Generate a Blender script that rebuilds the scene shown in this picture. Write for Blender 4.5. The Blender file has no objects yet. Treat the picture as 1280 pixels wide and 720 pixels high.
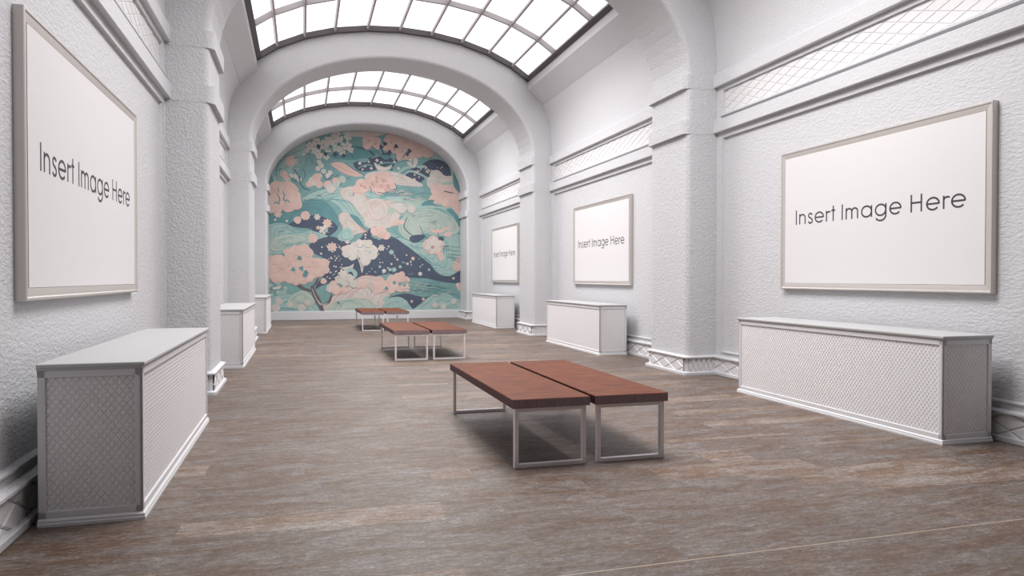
# art gallery hall
GLASS_E = 1.4
SKYW = [310, 310, 330]
LDY = [.1, 0, 0]
EXPOSURE = 0.0
MURAL_GAIN = 1.0
CAMF, YAW, PITCHA, ROLL = 894.28, .2843, -.0139, .0007
def _s(r, g, b):
    f = lambda c: ((c/255+.055)/1.055)**2.4
    return (f(r), f(g), f(b), 1)
FLOOR = [_s(92,76,70), _s(135,114,97), _s(150,138,130), _s(159,153,149), _s(178,162,146)]
MURAL = [
('p','LT',[(-3.25,5.07),(-2.99,5.58),(-2.56,5.97),(-2.04,6.22),(-1.95,5.82),(-2.33,5.11),(-2.57,4.75),(-2.31,4.47),(-2.66,4.36),(-3.09,4.64)],4),
('p','DT',[(-3.38,4.58),(-3.27,4.97),(-3.09,4.69),(-2.71,4.48),(-2.62,4.21),(-3.0,4.1),(-3.39,4.18)],0),
('p','T',[(-2.04,6.32),(-1.27,6.46),(-0.08,6.61),(1.55,6.41),(2.6,5.95),(2.17,5.62),(0.93,5.66),(-0.48,5.49),(-1.37,5.45),(-2.04,5.12)],0),
('p','DT',[(-0.68,6.09),(-0.08,6.02),(0.32,5.89),(-0.08,5.66),(-0.68,5.58),(-1.27,5.66)],0),
('p','CR',[(-0.88,6.53),(-0.08,6.63),(0.73,6.63),(0.32,6.47),(-0.48,6.4)],0),
('p','LT',[(-2.29,4.12),(-2.05,4.31),(-1.56,4.52),(-0.88,4.62),(0.01,4.55),(0.82,4.37),(1.34,4.7),(1.96,4.77),(2.49,4.64),(2.49,4.06),(1.65,3.73),(0.82,3.6),(0.01,3.23),(-0.64,3.46),(-1.08,4.01),(-1.66,4.19)],4),
('p','DT',[(-3.35,3.11),(-3.26,3.6),(-2.81,3.86),(-2.24,4.04),(-1.66,4.14),(-1.29,3.95),(-1.0,3.48),(-1.08,3.2),(-1.66,3.29),(-2.05,3.48),(-2.62,3.32),(-3.0,3.11)],3),
('p','NV',[(-2.67,3.27),(-2.19,3.51),(-1.76,3.62),(-1.29,3.47),(-1.03,3.2),(-1.28,2.93),(-1.57,2.76),(-1.91,3.12),(-2.34,3.18)],0),
('p','LT',[(-3.39,2.32),(-3.39,3.15),(-3.0,3.33),(-2.62,3.24),(-2.41,3.11),(-1.94,3.08),(-1.37,2.9),(-1.67,2.66),(-2.15,2.61),(-2.53,2.55),(-2.72,2.35),(-3.1,2.27)],5),
('p','GR',[(-3.39,2.62),(-3.19,2.81),(-2.81,2.94),(-2.34,2.93),(-2.05,2.81),(-2.34,2.65),(-2.72,2.58),(-2.81,2.43),(-3.19,2.34)],3),
('p','CR',[(-0.96,4.51),(-0.58,4.66),(-0.19,4.49),(0.03,4.21),(0.42,4.15),(0.82,4.22),(1.15,3.82),(0.93,3.35),(0.52,3.2),(0.01,3.23),(-0.19,3.58),(-0.54,4.05),(-0.83,4.22)],3),
('p','CR',[(-0.09,4.07),(0.16,4.25),(0.52,4.21),(0.64,3.85),(0.42,3.51),(0.09,3.58)],3),
('p','LT',[(2.38,6.15),(3.02,5.65),(3.35,4.61),(3.34,3.45),(2.6,3.96),(1.75,3.88),(1.34,4.23),(1.54,4.66),(2.17,4.78)],0),
('p','T',[(0.93,5.15),(1.34,4.85),(2.28,4.89),(2.49,4.48),(1.96,4.25),(1.34,4.39),(0.82,4.63)],3),
('p','GR',[(1.05,3.25),(1.28,3.69),(1.65,3.89),(2.17,3.97),(2.7,3.84),(3.11,3.57),(3.32,3.24),(3.02,3.0),(2.49,2.99),(1.96,3.05),(1.7,2.77),(1.28,2.89)],4),
('p','LT',[(0.31,3.18),(0.92,3.04),(1.54,2.77),(2.28,2.75),(3.34,3.01),(3.34,1.6),(2.86,1.52),(2.54,1.6),(2.17,1.96),(1.65,2.29),(1.13,2.63),(0.57,2.83)],6),
('p','NV',[(-2.0,2.58),(-1.67,2.79),(-1.28,2.89),(-0.93,2.75),(-0.79,2.25),(-0.89,1.44),(-1.28,1.32),(-1.62,1.02),(-1.79,1.16),(-1.38,1.74),(-1.45,2.09),(-1.86,2.32)],0),
('p','NV',[(-0.89,2.7),(-0.49,2.61),(-0.24,2.88),(-0.09,3.07),(0.23,3.27),(0.36,3.18),(0.11,2.95),(0.41,2.81),(0.82,2.94),(1.28,2.66),(1.7,2.35),(2.19,1.96),(2.49,1.62),(2.91,1.52),(3.37,1.71),(3.37,1.18),(2.59,1.33),(1.96,1.42),(1.44,1.39),(1.13,1.54),(0.72,1.59),(0.11,1.49),(-0.49,1.44),(-0.89,1.44)],0),
('p','T',[(1.28,1.39),(1.96,1.44),(2.59,1.31),(3.4,1.18),(3.4,0.78),(2.49,0.81),(1.85,0.69),(1.35,0.87)],4),
('p','NV',[(0.72,0.72),(1.33,0.9),(1.96,0.76),(2.51,0.85),(2.27,0.62),(1.85,0.38),(1.13,0.38)],0),
('p','T',[(-3.4,1.34),(-2.63,1.39),(-2.06,1.04),(-1.82,0.24),(-3.4,0.26)],0),
('p','LT',[(-3.4,0.65),(-2.91,0.89),(-2.44,0.84),(-1.96,0.64),(-1.62,0.23),(-3.4,0.26)],4),
('p','GR',[(-2.72,0.64),(-2.44,0.94),(-2.1,0.99),(-1.82,0.64),(-2.06,0.44),(-2.54,0.44)],2),
('p','T',[(-1.77,1.04),(-1.28,1.29),(-0.89,1.34),(-1.09,0.93),(-1.57,0.64)],0),
('p','CR',[(-1.53,0.23),(-1.28,0.73),(-0.79,1.08),(-0.44,1.39),(-0.09,1.54),(0.41,1.44),(0.84,1.03),(0.59,0.62),(0.39,0.21)],6),
('p','GR',[(-1.38,0.23),(-1.09,0.63),(-0.49,0.73),(0.11,0.62),(0.31,0.21)],3),
('p','LT',[(0.43,0.21),(0.63,0.64),(0.92,0.77),(1.28,0.69),(1.54,0.19)],2),
('p','LT',[(1.64,0.19),(1.96,0.6),(2.27,0.81),(2.7,0.89),(3.07,0.75),(3.4,0.54),(3.4,0.17)],4),
('p','NV',[(-0.48,5.51),(-0.13,5.63),(0.32,5.78),(0.83,5.92),(1.08,5.67),(0.72,5.45),(0.32,5.28),(-0.09,5.19),(-0.4,5.27)],0),
('p','NV',[(1.15,4.85),(1.29,5.24),(1.81,5.47),(2.23,5.72),(2.62,5.72),(2.89,5.52),(2.97,5.15),(2.49,5.02),(2.12,5.11),(1.86,4.89),(1.44,4.82)],0),
('s','NV',0.074,[(0.82,5.25),(0.93,5.66),(0.83,5.96)]),
('s','NV',0.064,[(0.93,5.56),(1.24,5.83),(1.39,6.04)]),
('s','NV',0.053,[(0.93,5.48),(0.62,5.75),(0.47,6.05)]),
('s','NV',0.053,[(0.32,5.63),(0.07,5.92),(-0.38,6.05)]),
('s','DT',0.042,[(-0.48,5.75),(-0.08,5.94),(0.42,5.89)]),
('s','LT',0.074,[(0.98,5.1),(1.29,5.37),(1.7,5.44)]),
('s','LT',0.085,[(1.08,4.9),(1.44,5.27),(1.86,5.18),(2.12,5.04)]),
('p','CR',[(0.04,5.16),(0.82,5.25),(1.55,5.02),(1.96,4.77),(1.34,4.75),(0.42,4.87),(-0.09,4.95)],2),
('p','PK',[(-1.25,5.38),(-1.15,5.48),(-0.83,5.46),(-0.48,5.24),(-0.18,5.05),(-0.48,5.01),(-0.88,5.12)],0),
('s','PD',0.021,[(-1.12,5.38),(-0.68,5.18),(-0.23,5.05)]),
('s','NV',0.021,[(-0.78,5.44),(-0.43,5.23),(-0.09,5.05)]),
('s','PD',0.021,[(-1.19,5.32),(-0.78,5.1),(-0.38,5.01)]),
('p','WH',[(0.22,5.53),(0.42,5.43),(0.64,5.38),(0.85,5.45),(0.72,5.3),(0.47,5.25),(0.32,5.3)],0),
('p','WH',[(1.39,5.53),(1.5,5.79),(1.67,5.82),(1.77,5.65),(1.65,5.43)],0),
('s','LN',0.032,[(1.57,5.48),(1.6,5.74)]),
('p','LT',[(1.71,5.45),(1.96,5.52),(2.09,5.46),(1.86,5.39)],0),
('c','PK',0.24,4.81,0.318),
('c','PK',0.52,4.95,0.275),
('c','PK',0.77,4.78,0.254),
('c','PK',0.42,4.63,0.233),
('c','PK',-0.19,4.69,0.254),
('c','PK',-0.37,4.57,0.169),
('c','PK',0.04,4.91,0.148),
('s','PD',0.017,[(0.44,4.6),(0.43,4.73)]),
('s','PD',0.017,[(0.66,4.68),(0.5,4.76)]),
('s','PD',0.017,[(0.18,4.67),(0.34,4.75)]),
('s','PD',0.017,[(0.59,4.64),(0.47,4.74)]),
('s','PD',0.017,[(0.7,4.73),(0.51,4.77)]),
('s','PD',0.017,[(0.17,4.67),(0.34,4.75)]),
('s','PD',0.017,[(0.68,4.91),(0.51,4.84)]),
('s','PD',0.017,[(0.51,5.0),(0.45,4.87)]),
('s','PD',0.017,[(0.45,5.0),(0.43,4.87)]),
('s','PD',0.017,[(0.47,4.6),(0.44,4.73)]),
('s','PD',0.017,[(0.12,4.83),(0.32,4.81)]),
('s','PD',0.017,[(0.37,4.59),(0.4,4.73)]),
('s','PD',0.017,[(0.56,4.62),(0.47,4.74)]),
('s','PD',0.017,[(0.66,4.68),(0.5,4.76)]),
('s','PD',0.017,[(0.48,4.6),(0.44,4.73)]),
('s','PD',0.017,[(0.69,4.9),(0.51,4.83)]),
('c','PK',0.04,6.31,0.233),
('c','PK',0.27,6.26,0.191),
('c','PK',-0.03,6.12,0.148),
('c','PK',0.32,6.12,0.127),
('c','PK',0.83,6.32,0.275),
('c','PK',1.13,6.29,0.254),
('c','PK',1.39,6.18,0.275),
('c','PK',1.75,6.09,0.318),
('c','PK',2.12,6.01,0.233),
('c','PK',1.55,5.9,0.169),
('c','PK',0.83,6.04,0.169),
('c','PK',0.64,6.1,0.148),
('c','PK',1.05,6.0,0.148),
('c','PK',1.29,5.8,0.169),
('c','PK',1.13,5.77,0.148),
('c','PK',1.7,6.32,0.254),
('f','PD',0.04,6.28,0.053,5),
('f','PD',0.27,6.19,0.053,5),
('f','PD',0.83,6.27,0.053,5),
('f','PD',1.29,5.8,0.053,5),
('f','PD',0.93,6.02,0.053,5),
('f','PD',1.55,6.02,0.053,5),
('f','NV',0.6,6.21,0.085,3),
('f','NV',0.99,6.14,0.085,3),
('f','NV',1.46,6.0,0.085,3),
('f','NV',0.47,6.09,0.085,3),
('f','NV',0.77,5.92,0.085,3),
('f','NV',1.39,5.89,0.085,3),
('f','WH',-1.96,6.0,0.159,5),
('c','GR',-1.96,6.0,0.04),
('f','WH',-1.75,6.15,0.169,5),
('c','GR',-1.75,6.15,0.042),
('f','WH',-1.51,6.05,0.191,5),
('c','GR',-1.51,6.05,0.048),
('f','WH',-1.36,6.23,0.148,5),
('c','GR',-1.36,6.23,0.037),
('f','WH',-1.15,6.29,0.191,5),
('c','GR',-1.15,6.29,0.048),
('f','WH',-0.93,6.23,0.169,5),
('c','GR',-0.93,6.23,0.042),
('f','WH',-0.73,6.07,0.191,5),
('c','GR',-0.73,6.07,0.048),
('f','WH',-0.6,5.93,0.127,5),
('c','GR',-0.6,5.93,0.032),
('f','WH',-1.8,5.85,0.148,5),
('c','GR',-1.8,5.85,0.037),
('f','WH',-1.58,5.8,0.148,5),
('c','GR',-1.58,5.8,0.037),
('f','WH',-1.35,5.93,0.148,5),
('c','GR',-1.35,5.93,0.037),
('f','WH',-1.07,5.99,0.169,5),
('c','GR',-1.07,5.99,0.042),
('f','WH',-0.88,5.86,0.148,5),
('c','GR',-0.88,5.86,0.037),
('f','WH',-2.06,5.84,0.095,5),
('c','GR',-2.06,5.84,0.024),
('f','WH',-2.14,5.67,0.085,5),
('c','GR',-2.14,5.67,0.021),
('f','WH',-1.66,5.68,0.127,5),
('c','GR',-1.66,5.68,0.032),
('f','WH',-1.42,5.65,0.116,5),
('c','GR',-1.42,5.65,0.029),
('f','WH',-1.07,6.47,0.148,5),
('c','GR',-1.07,6.47,0.037),
('f','WH',-0.68,6.39,0.148,5),
('c','GR',-0.68,6.39,0.037),
('f','WH',-1.27,6.11,0.106,5),
('c','GR',-1.27,6.11,0.026),
('f','WH',-1.66,5.46,0.095,5),
('f','WH',-1.58,5.34,0.095,5),
('f','WH',-1.7,5.24,0.095,5),
('f','WH',-1.51,5.15,0.095,5),
('f','WH',-1.37,5.0,0.095,5),
('f','WH',-1.29,5.11,0.095,5),
('f','WH',-1.76,4.94,0.095,5),
('f','WH',-1.64,4.99,0.095,5),
('f','WH',-2.57,4.95,0.095,5),
('f','WH',-2.43,4.93,0.095,5),
('f','WH',-2.31,4.82,0.095,5),
('c','PK',-2.6,5.46,0.169),
('c','PK',-2.82,4.99,0.127),
('c','PK',-2.73,4.88,0.106),
('f','PK',-2.6,5.46,0.201,9),
('s','DT',0.026,[(-2.99,4.69),(-3.07,5.08),(-2.8,5.54),(-2.23,5.86)]),
('s','DT',0.026,[(-3.15,4.88),(-2.99,5.38),(-2.61,5.79)]),
('s','DT',0.026,[(-2.5,5.55),(-2.19,5.63),(-1.9,5.83)]),
('s','DT',0.026,[(-2.33,5.21),(-2.19,5.56),(-1.95,5.74)]),
('s','LN',0.053,[(-1.95,4.47),(-2.16,4.54),(-2.29,4.72),(-2.31,4.96)]),
('s','LN',0.032,[(-2.29,4.7),(-2.52,4.81),(-2.69,4.95)]),
('s','LN',0.032,[(-2.29,4.7),(-2.12,4.97),(-2.19,5.22)]),
('s','LN',0.032,[(-2.29,4.77),(-2.41,5.06),(-2.5,5.2)]),
('s','LN',0.042,[(-1.54,4.54),(-1.39,4.85),(-1.17,5.06)]),
('s','LN',0.032,[(-1.42,4.75),(-1.51,5.0),(-1.61,5.09)]),
('s','LN',0.032,[(-1.37,4.85),(-1.17,4.94),(-0.98,5.07)]),
('s','LN',0.032,[(-1.03,4.61),(-0.83,4.82),(-0.63,4.98)]),
('c','CR',-1.85,4.78,0.169),
('c','PK',-1.74,4.92,0.148),
('c','PK',-1.66,4.69,0.127),
('c','PK',-2.0,4.68,0.106),
('c','PK',-1.37,4.69,0.148),
('c','PK',-1.08,4.81,0.148),
('c','CR',-1.27,4.55,0.169),
('c','GR',-0.88,4.89,0.127),
('c','GR',-1.08,4.7,0.106),
('c','PK',-3.13,4.44,0.233),
('c','PK',-3.23,4.09,0.254),
('c','PK',-2.9,4.5,0.233),
('c','PK',-2.66,4.46,0.296),
('c','PK',-2.81,4.2,0.212),
('c','PK',-2.54,4.21,0.275),
('c','PK',-2.43,4.0,0.212),
('c','PK',-2.67,3.93,0.233),
('c','PK',-3.0,3.88,0.169),
('c','PK',-3.23,3.8,0.148),
('c','PK',-3.09,4.59,0.169),
('c','PK',-2.99,4.2,0.148),
('s','DT',0.032,[(-2.99,4.2),(-3.05,4.37)]),
('s','DT',0.032,[(-2.81,4.24),(-2.86,4.42)]),
('s','DT',0.032,[(-2.98,4.35),(-3.03,4.52)]),
('c','CR',2.44,5.11,0.254),
('c','CR',2.28,4.89,0.212),
('c','CR',2.68,5.01,0.191),
('c','CR',2.92,4.97,0.212),
('c','CR',2.49,5.21,0.148),
('c','CR',3.02,4.9,0.148),
('p','LT',[(2.54,4.88),(2.86,4.95),(3.08,4.92),(2.86,4.81),(2.65,4.78)],0),
('c','PK',2.49,4.64,0.254),
('c','PK',2.81,4.59,0.275),
('c','PK',3.08,4.5,0.275),
('c','PK',2.49,4.37,0.233),
('c','PK',2.33,4.29,0.169),
('c','PK',2.81,4.28,0.254),
('c','PK',3.08,4.24,0.233),
('c','PK',3.21,4.03,0.169),
('c','PK',3.29,4.66,0.169),
('c','PK',2.28,4.14,0.106),
('c','PK',3.21,3.87,0.127),
('s','NV',0.042,[(2.72,4.61),(2.86,4.58),(3.08,4.54)]),
('p','DT',[(1.88,4.06),(2.07,4.24),(2.36,4.27),(2.34,4.14),(2.7,4.05),(2.17,4.07)],0),
('p','DT',[(2.81,3.91),(3.02,3.97),(3.29,3.61),(3.32,3.29),(3.08,3.66)],0),
('p','DT',[(3.08,5.34),(3.35,4.82),(3.32,4.56),(3.08,4.82)],0),
('c','PK',-2.12,3.6,0.148),
('c','PK',-2.38,3.44,0.127),
('c','PK',-1.37,3.37,0.095),
('c','PK',-1.88,2.82,0.148),
('f','PK',-2.12,3.6,0.169,9),
('f','PK',-1.39,3.35,0.169,8),
('f','PK',-1.88,2.82,0.18,10),
('f','PK',-3.02,3.63,0.138,7),
('f','CR',-1.73,3.56,0.116,6),
('f','WH',-1.52,3.12,0.159,5),
('f','PK',-1.7,3.19,0.074,5),
('c','WH',-3.11,3.43,0.042),
('c','WH',-2.73,3.4,0.042),
('p','PK',[(0.8,3.34),(0.93,3.52),(1.28,3.51),(1.32,3.41),(0.98,3.32)],0),
('p','PK',[(2.19,3.22),(2.49,3.2),(2.75,3.28),(3.02,3.34),(2.7,3.14),(2.44,3.06)],0),
('p','PK',[(2.72,3.07),(2.97,3.13),(3.02,3.02),(2.81,2.94)],0),
('c','CR',0.95,4.02,0.169),
('c','CR',1.18,3.94,0.191),
('c','GR',1.39,4.08,0.127),
('c','GR',0.82,3.83,0.127),
('c','CR',1.54,3.91,0.148),
('c','GR',1.7,4.12,0.106),
('c','PK',0.47,3.06,0.212),
('c','PK',0.26,3.1,0.169),
('c','PK',0.64,2.96,0.148),
('s','LN',0.042,[(1.39,3.62),(1.28,3.25),(1.65,2.9)]),
('s','LN',0.032,[(1.86,3.31),(2.01,2.95),(2.28,2.85)]),
('s','LN',0.032,[(2.54,2.91),(2.49,3.12)]),
('p','NV',[(1.46,2.84),(1.59,2.98),(2.01,3.0),(1.96,2.86),(1.65,2.71)],0),
('p','NV',[(2.49,2.86),(2.62,2.96),(2.72,2.86),(2.59,2.72)],0),
('f','WH',-0.28,5.48,0.064,5),
('f','WH',-0.1,5.39,0.053,5),
('f','WH',0.04,5.54,0.042,5),
('f','WH',0.32,5.61,0.064,5),
('f','WH',0.47,5.54,0.053,5),
('f','WH',0.6,5.71,0.064,5),
('f','WH',0.12,5.32,0.053,5),
('f','WH',-0.18,5.27,0.042,5),
('f','WH',0.37,5.41,0.053,5),
('f','WH',0.93,5.58,0.053,5),
('f','WH',1.08,5.36,0.053,5),
('f','WH',1.01,5.15,0.042,5),
('s','T',0.053,[(-0.48,5.51),(-0.23,5.63),(0.02,5.6)]),
('s','T',0.053,[(0.12,5.67),(0.42,5.78),(0.83,5.76)]),
('s','T',0.053,[(0.32,5.45),(0.62,5.54),(0.93,5.54)]),
('s','T',0.053,[(-0.33,5.3),(-0.08,5.43),(0.17,5.42)]),
('s','T',0.053,[(0.83,5.35),(1.05,5.46),(1.24,5.37)]),
('p','T',[(-0.33,5.58),(-0.08,5.67),(0.07,5.6),(-0.13,5.51)],0),
('p','DT',[(0.47,5.74),(0.67,5.83),(0.83,5.76),(0.64,5.65)],0),
('p','T',[(0.83,5.91),(0.98,5.82),(0.93,5.64),(0.81,5.74)],0),
('s','DT',0.042,[(0.98,5.51),(1.29,5.66),(1.55,5.61)]),
('s','DT',0.032,[(1.13,5.65),(1.34,5.91),(1.46,6.02)]),
('s','LN',0.032,[(0.42,5.74),(0.32,5.96),(0.14,6.07)]),
('s','LN',0.032,[(-0.48,5.64),(-0.63,5.84),(-0.88,5.93)]),
('f','PD',0.32,4.87,0.074,5),
('f','PK',0.35,4.89,0.032,5),
('f','PD',0.57,4.91,0.074,5),
('f','PK',0.6,4.93,0.032,5),
('f','PD',0.47,4.72,0.074,5),
('f','PK',0.5,4.74,0.032,5),
('f','PD',0.72,4.73,0.074,5),
('f','PK',0.75,4.75,0.032,5),
('f','PD',0.17,4.76,0.074,5),
('f','PK',0.2,4.78,0.032,5),
('f','PD',0.64,4.58,0.074,5),
('f','PK',0.67,4.6,0.032,5),
('f','PD',-0.09,4.65,0.074,5),
('f','PK',-0.06,4.67,0.032,5),
('f','PD',-0.21,4.71,0.074,5),
('f','PK',-0.18,4.74,0.032,5),
('f','PD',0.32,5.0,0.074,5),
('f','PK',0.35,5.02,0.032,5),
('s','LN',0.032,[(0.04,4.7),(0.12,4.56),(0.09,4.44)]),
('s','LN',0.032,[(0.93,4.84),(1.01,4.68),(0.93,4.53)]),
('s','LN',0.032,[(0.32,4.49),(0.57,4.46),(0.82,4.53)]),
('s','DT',0.042,[(-3.01,4.28),(-2.96,4.14),(-3.0,3.98)]),
('s','DT',0.042,[(-2.79,4.32),(-2.83,4.14),(-2.75,4.03)]),
('s','DT',0.042,[(-2.62,4.03),(-2.71,4.11),(-2.79,4.09)]),
('s','DT',0.042,[(-3.16,3.98),(-3.05,4.02),(-2.96,3.96)]),
('s','DT',0.042,[(-3.0,1.77),(-2.83,1.71),(-2.66,1.77)]),
('s','DT',0.042,[(-2.51,1.93),(-2.44,1.77),(-2.48,1.6)]),
('s','DT',0.042,[(-2.13,2.12),(-2.07,1.9),(-2.15,1.72)]),
('s','DT',0.042,[(-2.72,1.44),(-2.55,1.52),(-2.42,1.46)]),
('s','DT',0.042,[(-1.91,1.8),(-1.86,1.64),(-1.94,1.52)]),
('f','DT',-1.54,5.84,0.085,4),
('f','DT',-1.27,6.0,0.085,4),
('f','DT',-0.99,6.11,0.085,4),
('f','NV',-0.83,5.72,0.085,4),
('f','NV',-1.12,5.75,0.085,4),
('f','NV',-1.68,6.0,0.085,4),
('f','NV',-1.44,5.75,0.085,4),
('f','DT',-0.8,6.22,0.085,4),
('p','CR',[(-0.98,3.66),(-0.78,3.74),(-0.39,3.49),(-0.09,3.12),(-0.19,3.05),(-0.49,2.94),(-0.69,2.65),(-0.83,2.8),(-0.88,3.26),(-1.0,3.46)],2),
('p','DT',[(-0.64,3.69),(-0.34,3.57),(-0.09,3.22),(-0.01,3.05),(-0.19,3.17),(-0.44,3.42)],0),
('p','PD',[(-0.34,3.32),(-0.09,3.15),(-0.02,3.05),(-0.21,3.15)],0),
('p','LN',[(-0.81,3.16),(-0.69,2.91),(-0.59,2.74),(-0.74,2.85)],0),
('p','LT',[(-1.03,2.8),(-0.88,3.14),(-0.64,3.21),(-0.49,2.91),(-0.69,2.75)],1),
('c','WH',-0.64,2.4,0.212),
('c','WH',-0.39,2.51,0.233),
('c','WH',-0.09,2.58,0.212),
('c','WH',-0.54,2.25,0.191),
('c','WH',-0.19,2.35,0.233),
('c','WH',0.11,2.41,0.233),
('c','WH',0.16,2.26,0.169),
('c','WH',-0.09,2.07,0.191),
('c','WH',-0.29,2.66,0.148),
('c','WH',-0.74,2.3,0.148),
('c','WH',0.01,2.66,0.148),
('c','WH',-0.79,2.45,0.127),
('s','WH',0.042,[(-0.21,1.64),(-0.27,1.95),(-0.37,2.2)]),
('s','WH',0.042,[(-0.21,1.64),(-0.14,1.95),(0.03,2.1)]),
('s','WH',0.032,[(-0.25,1.79),(-0.17,2.03),(-0.13,2.2)]),
('c','GR',-0.34,2.4,0.042),
('c','GR',-0.09,2.41,0.042),
('c','GR',0.06,2.34,0.042),
('p','CR',[(-0.94,1.79),(-0.64,1.86),(-0.49,1.95),(-0.57,1.72),(-0.69,1.72)],0),
('c','LT',-0.59,1.59,0.212),
('c','NV',-0.61,1.56,0.106),
('f','WH',-0.87,1.59,0.169,6),
('c','PK',2.33,2.75,0.233),
('c','PK',2.12,2.64,0.191),
('c','PK',2.54,2.65,0.191),
('c','PK',2.28,2.54,0.233),
('c','PK',2.47,2.49,0.191),
('f','WH',2.33,2.64,0.318,6),
('c','PD',2.3,2.57,0.064),
('p','PK',[(2.51,2.33),(2.66,2.37),(2.72,2.18),(2.62,2.07),(2.49,2.2)],0),
('c','PK',3.26,1.97,0.169),
('c','PK',3.21,1.86,0.169),
('c','PK',3.34,2.13,0.148),
('c','PK',3.26,1.18,0.106),
('c','PK',3.3,1.07,0.085),
('f','PK',-1.23,2.52,0.18,8),
('f','CR',0.47,2.52,0.127,6),
('f','LT',0.82,2.37,0.095,5),
('f','WH',-1.57,2.52,0.036,5),
('f','WH',-1.38,2.56,0.027,5),
('f','WH',-1.6,2.29,0.045,5),
('f','WH',-0.98,2.53,0.036,5),
('f','WH',-1.08,2.14,0.036,5),
('f','WH',-1.32,2.02,0.027,5),
('f','WH',-1.1,1.84,0.036,5),
('f','WH',-1.28,1.64,0.036,5),
('f','WH',-0.09,2.87,0.036,5),
('f','WH',0.39,2.82,0.027,5),
('f','WH',0.72,2.57,0.036,5),
('f','WH',0.92,2.26,0.027,5),
('f','WH',1.03,2.11,0.045,5),
('f','PK',0.82,1.95,0.045,5),
('f','PK',0.51,2.0,0.027,5),
('f','LT',1.23,2.01,0.036,5),
('f','PK',1.59,2.15,0.072,5),
('f','WH',1.85,1.6,0.081,5),
('f','WH',1.39,1.96,0.054,5),
('f','LT',1.13,1.85,0.063,5),
('f','WH',1.36,2.27,0.036,5),
('f','LT',0.77,1.75,0.072,5),
('f','LT',0.92,1.75,0.09,5),
('f','WH',0.56,1.7,0.081,5),
('f','LT',0.41,1.85,0.054,5),
('f','PK',1.54,0.61,0.054,5),
('f','PK',1.96,0.69,0.063,5),
('f','PK',2.33,0.81,0.045,5),
('f','PK',3.07,1.44,0.054,5),
('f','WH',1.75,1.18,0.036,5),
('f','WH',1.94,1.02,0.036,5),
('f','PK',-0.09,2.97,0.045,5),
('f','PK',-1.94,3.04,0.036,5),
('f','LT',1.85,1.86,0.036,5),
('f','LT',2.17,1.75,0.054,5),
('c','WH',2.5,5.09,0.037),
('c','WH',1.77,5.3,0.032),
('c','WH',2.39,5.07,0.039),
('c','WH',1.65,5.15,0.034),
('c','WH',2.13,5.37,0.028),
('c','WH',1.65,5.0,0.039),
('c','WH',2.18,5.32,0.04),
('c','WH',2.2,5.05,0.038),
('c','WH',2.13,5.26,0.032),
('c','WH',2.04,5.38,0.024),
('c','WH',2.48,5.45,0.017),
('c','WH',2.27,5.33,0.03),
('c','WH',2.09,5.29,0.042),
('c','WH',1.77,5.25,0.021),
('c','WH',2.27,5.33,0.025),
('c','WH',2.41,5.32,0.031),
('c','WH',2.59,5.43,0.018),
('c','WH',1.81,5.08,0.032),
('c','WH',1.82,5.29,0.021),
('c','WH',2.07,5.43,0.034),
('c','WH',2.58,5.03,0.035),
('c','WH',2.65,5.47,0.024),
('c','WH',2.66,5.12,0.027),
('c','WH',2.64,5.19,0.038),
('c','WH',1.88,5.36,0.028),
('c','WH',1.7,5.26,0.041),
('c','WH',-1.14,2.21,0.023),
('c','WH',-1.01,2.21,0.02),
('c','LT',-1.22,2.4,0.03),
('c','LT',-1.44,2.58,0.019),
('c','PK',-0.9,1.92,0.025),
('c','PK',-1.33,1.44,0.018),
('c','PK',-1.3,1.44,0.026),
('c','LT',-1.19,2.35,0.022),
('c','LT',-1.34,2.11,0.026),
('c','WH',-0.99,2.05,0.016),
('c','WH',-1.33,2.01,0.028),
('c','WH',-0.96,2.48,0.017),
('c','WH',-1.14,1.45,0.022),
('c','PK',-1.09,1.69,0.028),
('c','WH',-1.25,2.13,0.031),
('c','PK',-0.95,1.53,0.021),
('c','PK',-1.2,1.56,0.021),
('c','WH',-1.17,1.86,0.027),
('c','WH',-1.27,2.17,0.024),
('c','WH',-0.91,1.84,0.017),
('c','PK',-1.4,1.48,0.026),
('c','LT',-0.96,1.82,0.023),
('c','WH',-1.04,1.53,0.019),
('c','LT',-1.35,2.46,0.026),
('c','WH',-1.41,1.67,0.028),
('c','LT',-1.15,1.58,0.019),
('c','PK',-1.12,1.66,0.025),
('c','WH',-0.94,2.12,0.017),
('c','PK',-1.12,2.06,0.03),
('c','PK',-1.02,2.6,0.017),
('c','LT',1.76,2.35,0.021),
('c','LT',0.08,2.05,0.022),
('c','WH',0.69,1.81,0.029),
('c','WH',0.1,2.54,0.026),
('c','WH',0.95,2.19,0.029),
('c','WH',0.04,1.67,0.019),
('c','WH',1.81,2.14,0.018),
('c','LT',0.24,1.68,0.019),
('c','LT',0.57,1.7,0.02),
('c','LT',1.36,2.68,0.021),
('c','LT',0.13,1.78,0.025),
('c','LT',0.06,2.39,0.029),
('c','WH',0.37,2.47,0.03),
('c','LT',1.29,1.99,0.021),
('c','WH',1.51,2.04,0.031),
('c','LT',1.51,1.99,0.023),
('c','LT',0.42,2.0,0.032),
('c','WH',0.18,2.57,0.018),
('c','LT',0.27,1.65,0.022),
('c','LT',1.53,1.92,0.03),
('c','LT',0.72,1.61,0.019),
('c','LT',0.66,2.48,0.03),
('c','LT',-0.05,1.6,0.029),
('c','WH',1.56,1.6,0.018),
('c','LT',1.93,1.93,0.032),
('c','LT',1.46,1.58,0.018),
('c','LT',0.88,1.67,0.019),
('c','LT',0.52,1.62,0.022),
('c','LT',0.39,2.12,0.019),
('c','WH',0.37,2.3,0.026),
('s','TR',0.169,[(-1.53,0.23),(-1.67,0.58),(-1.82,0.89),(-1.91,1.19)]),
('s','TR',0.106,[(-1.86,0.99),(-2.2,1.09),(-2.46,1.29),(-2.58,1.44)]),
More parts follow.
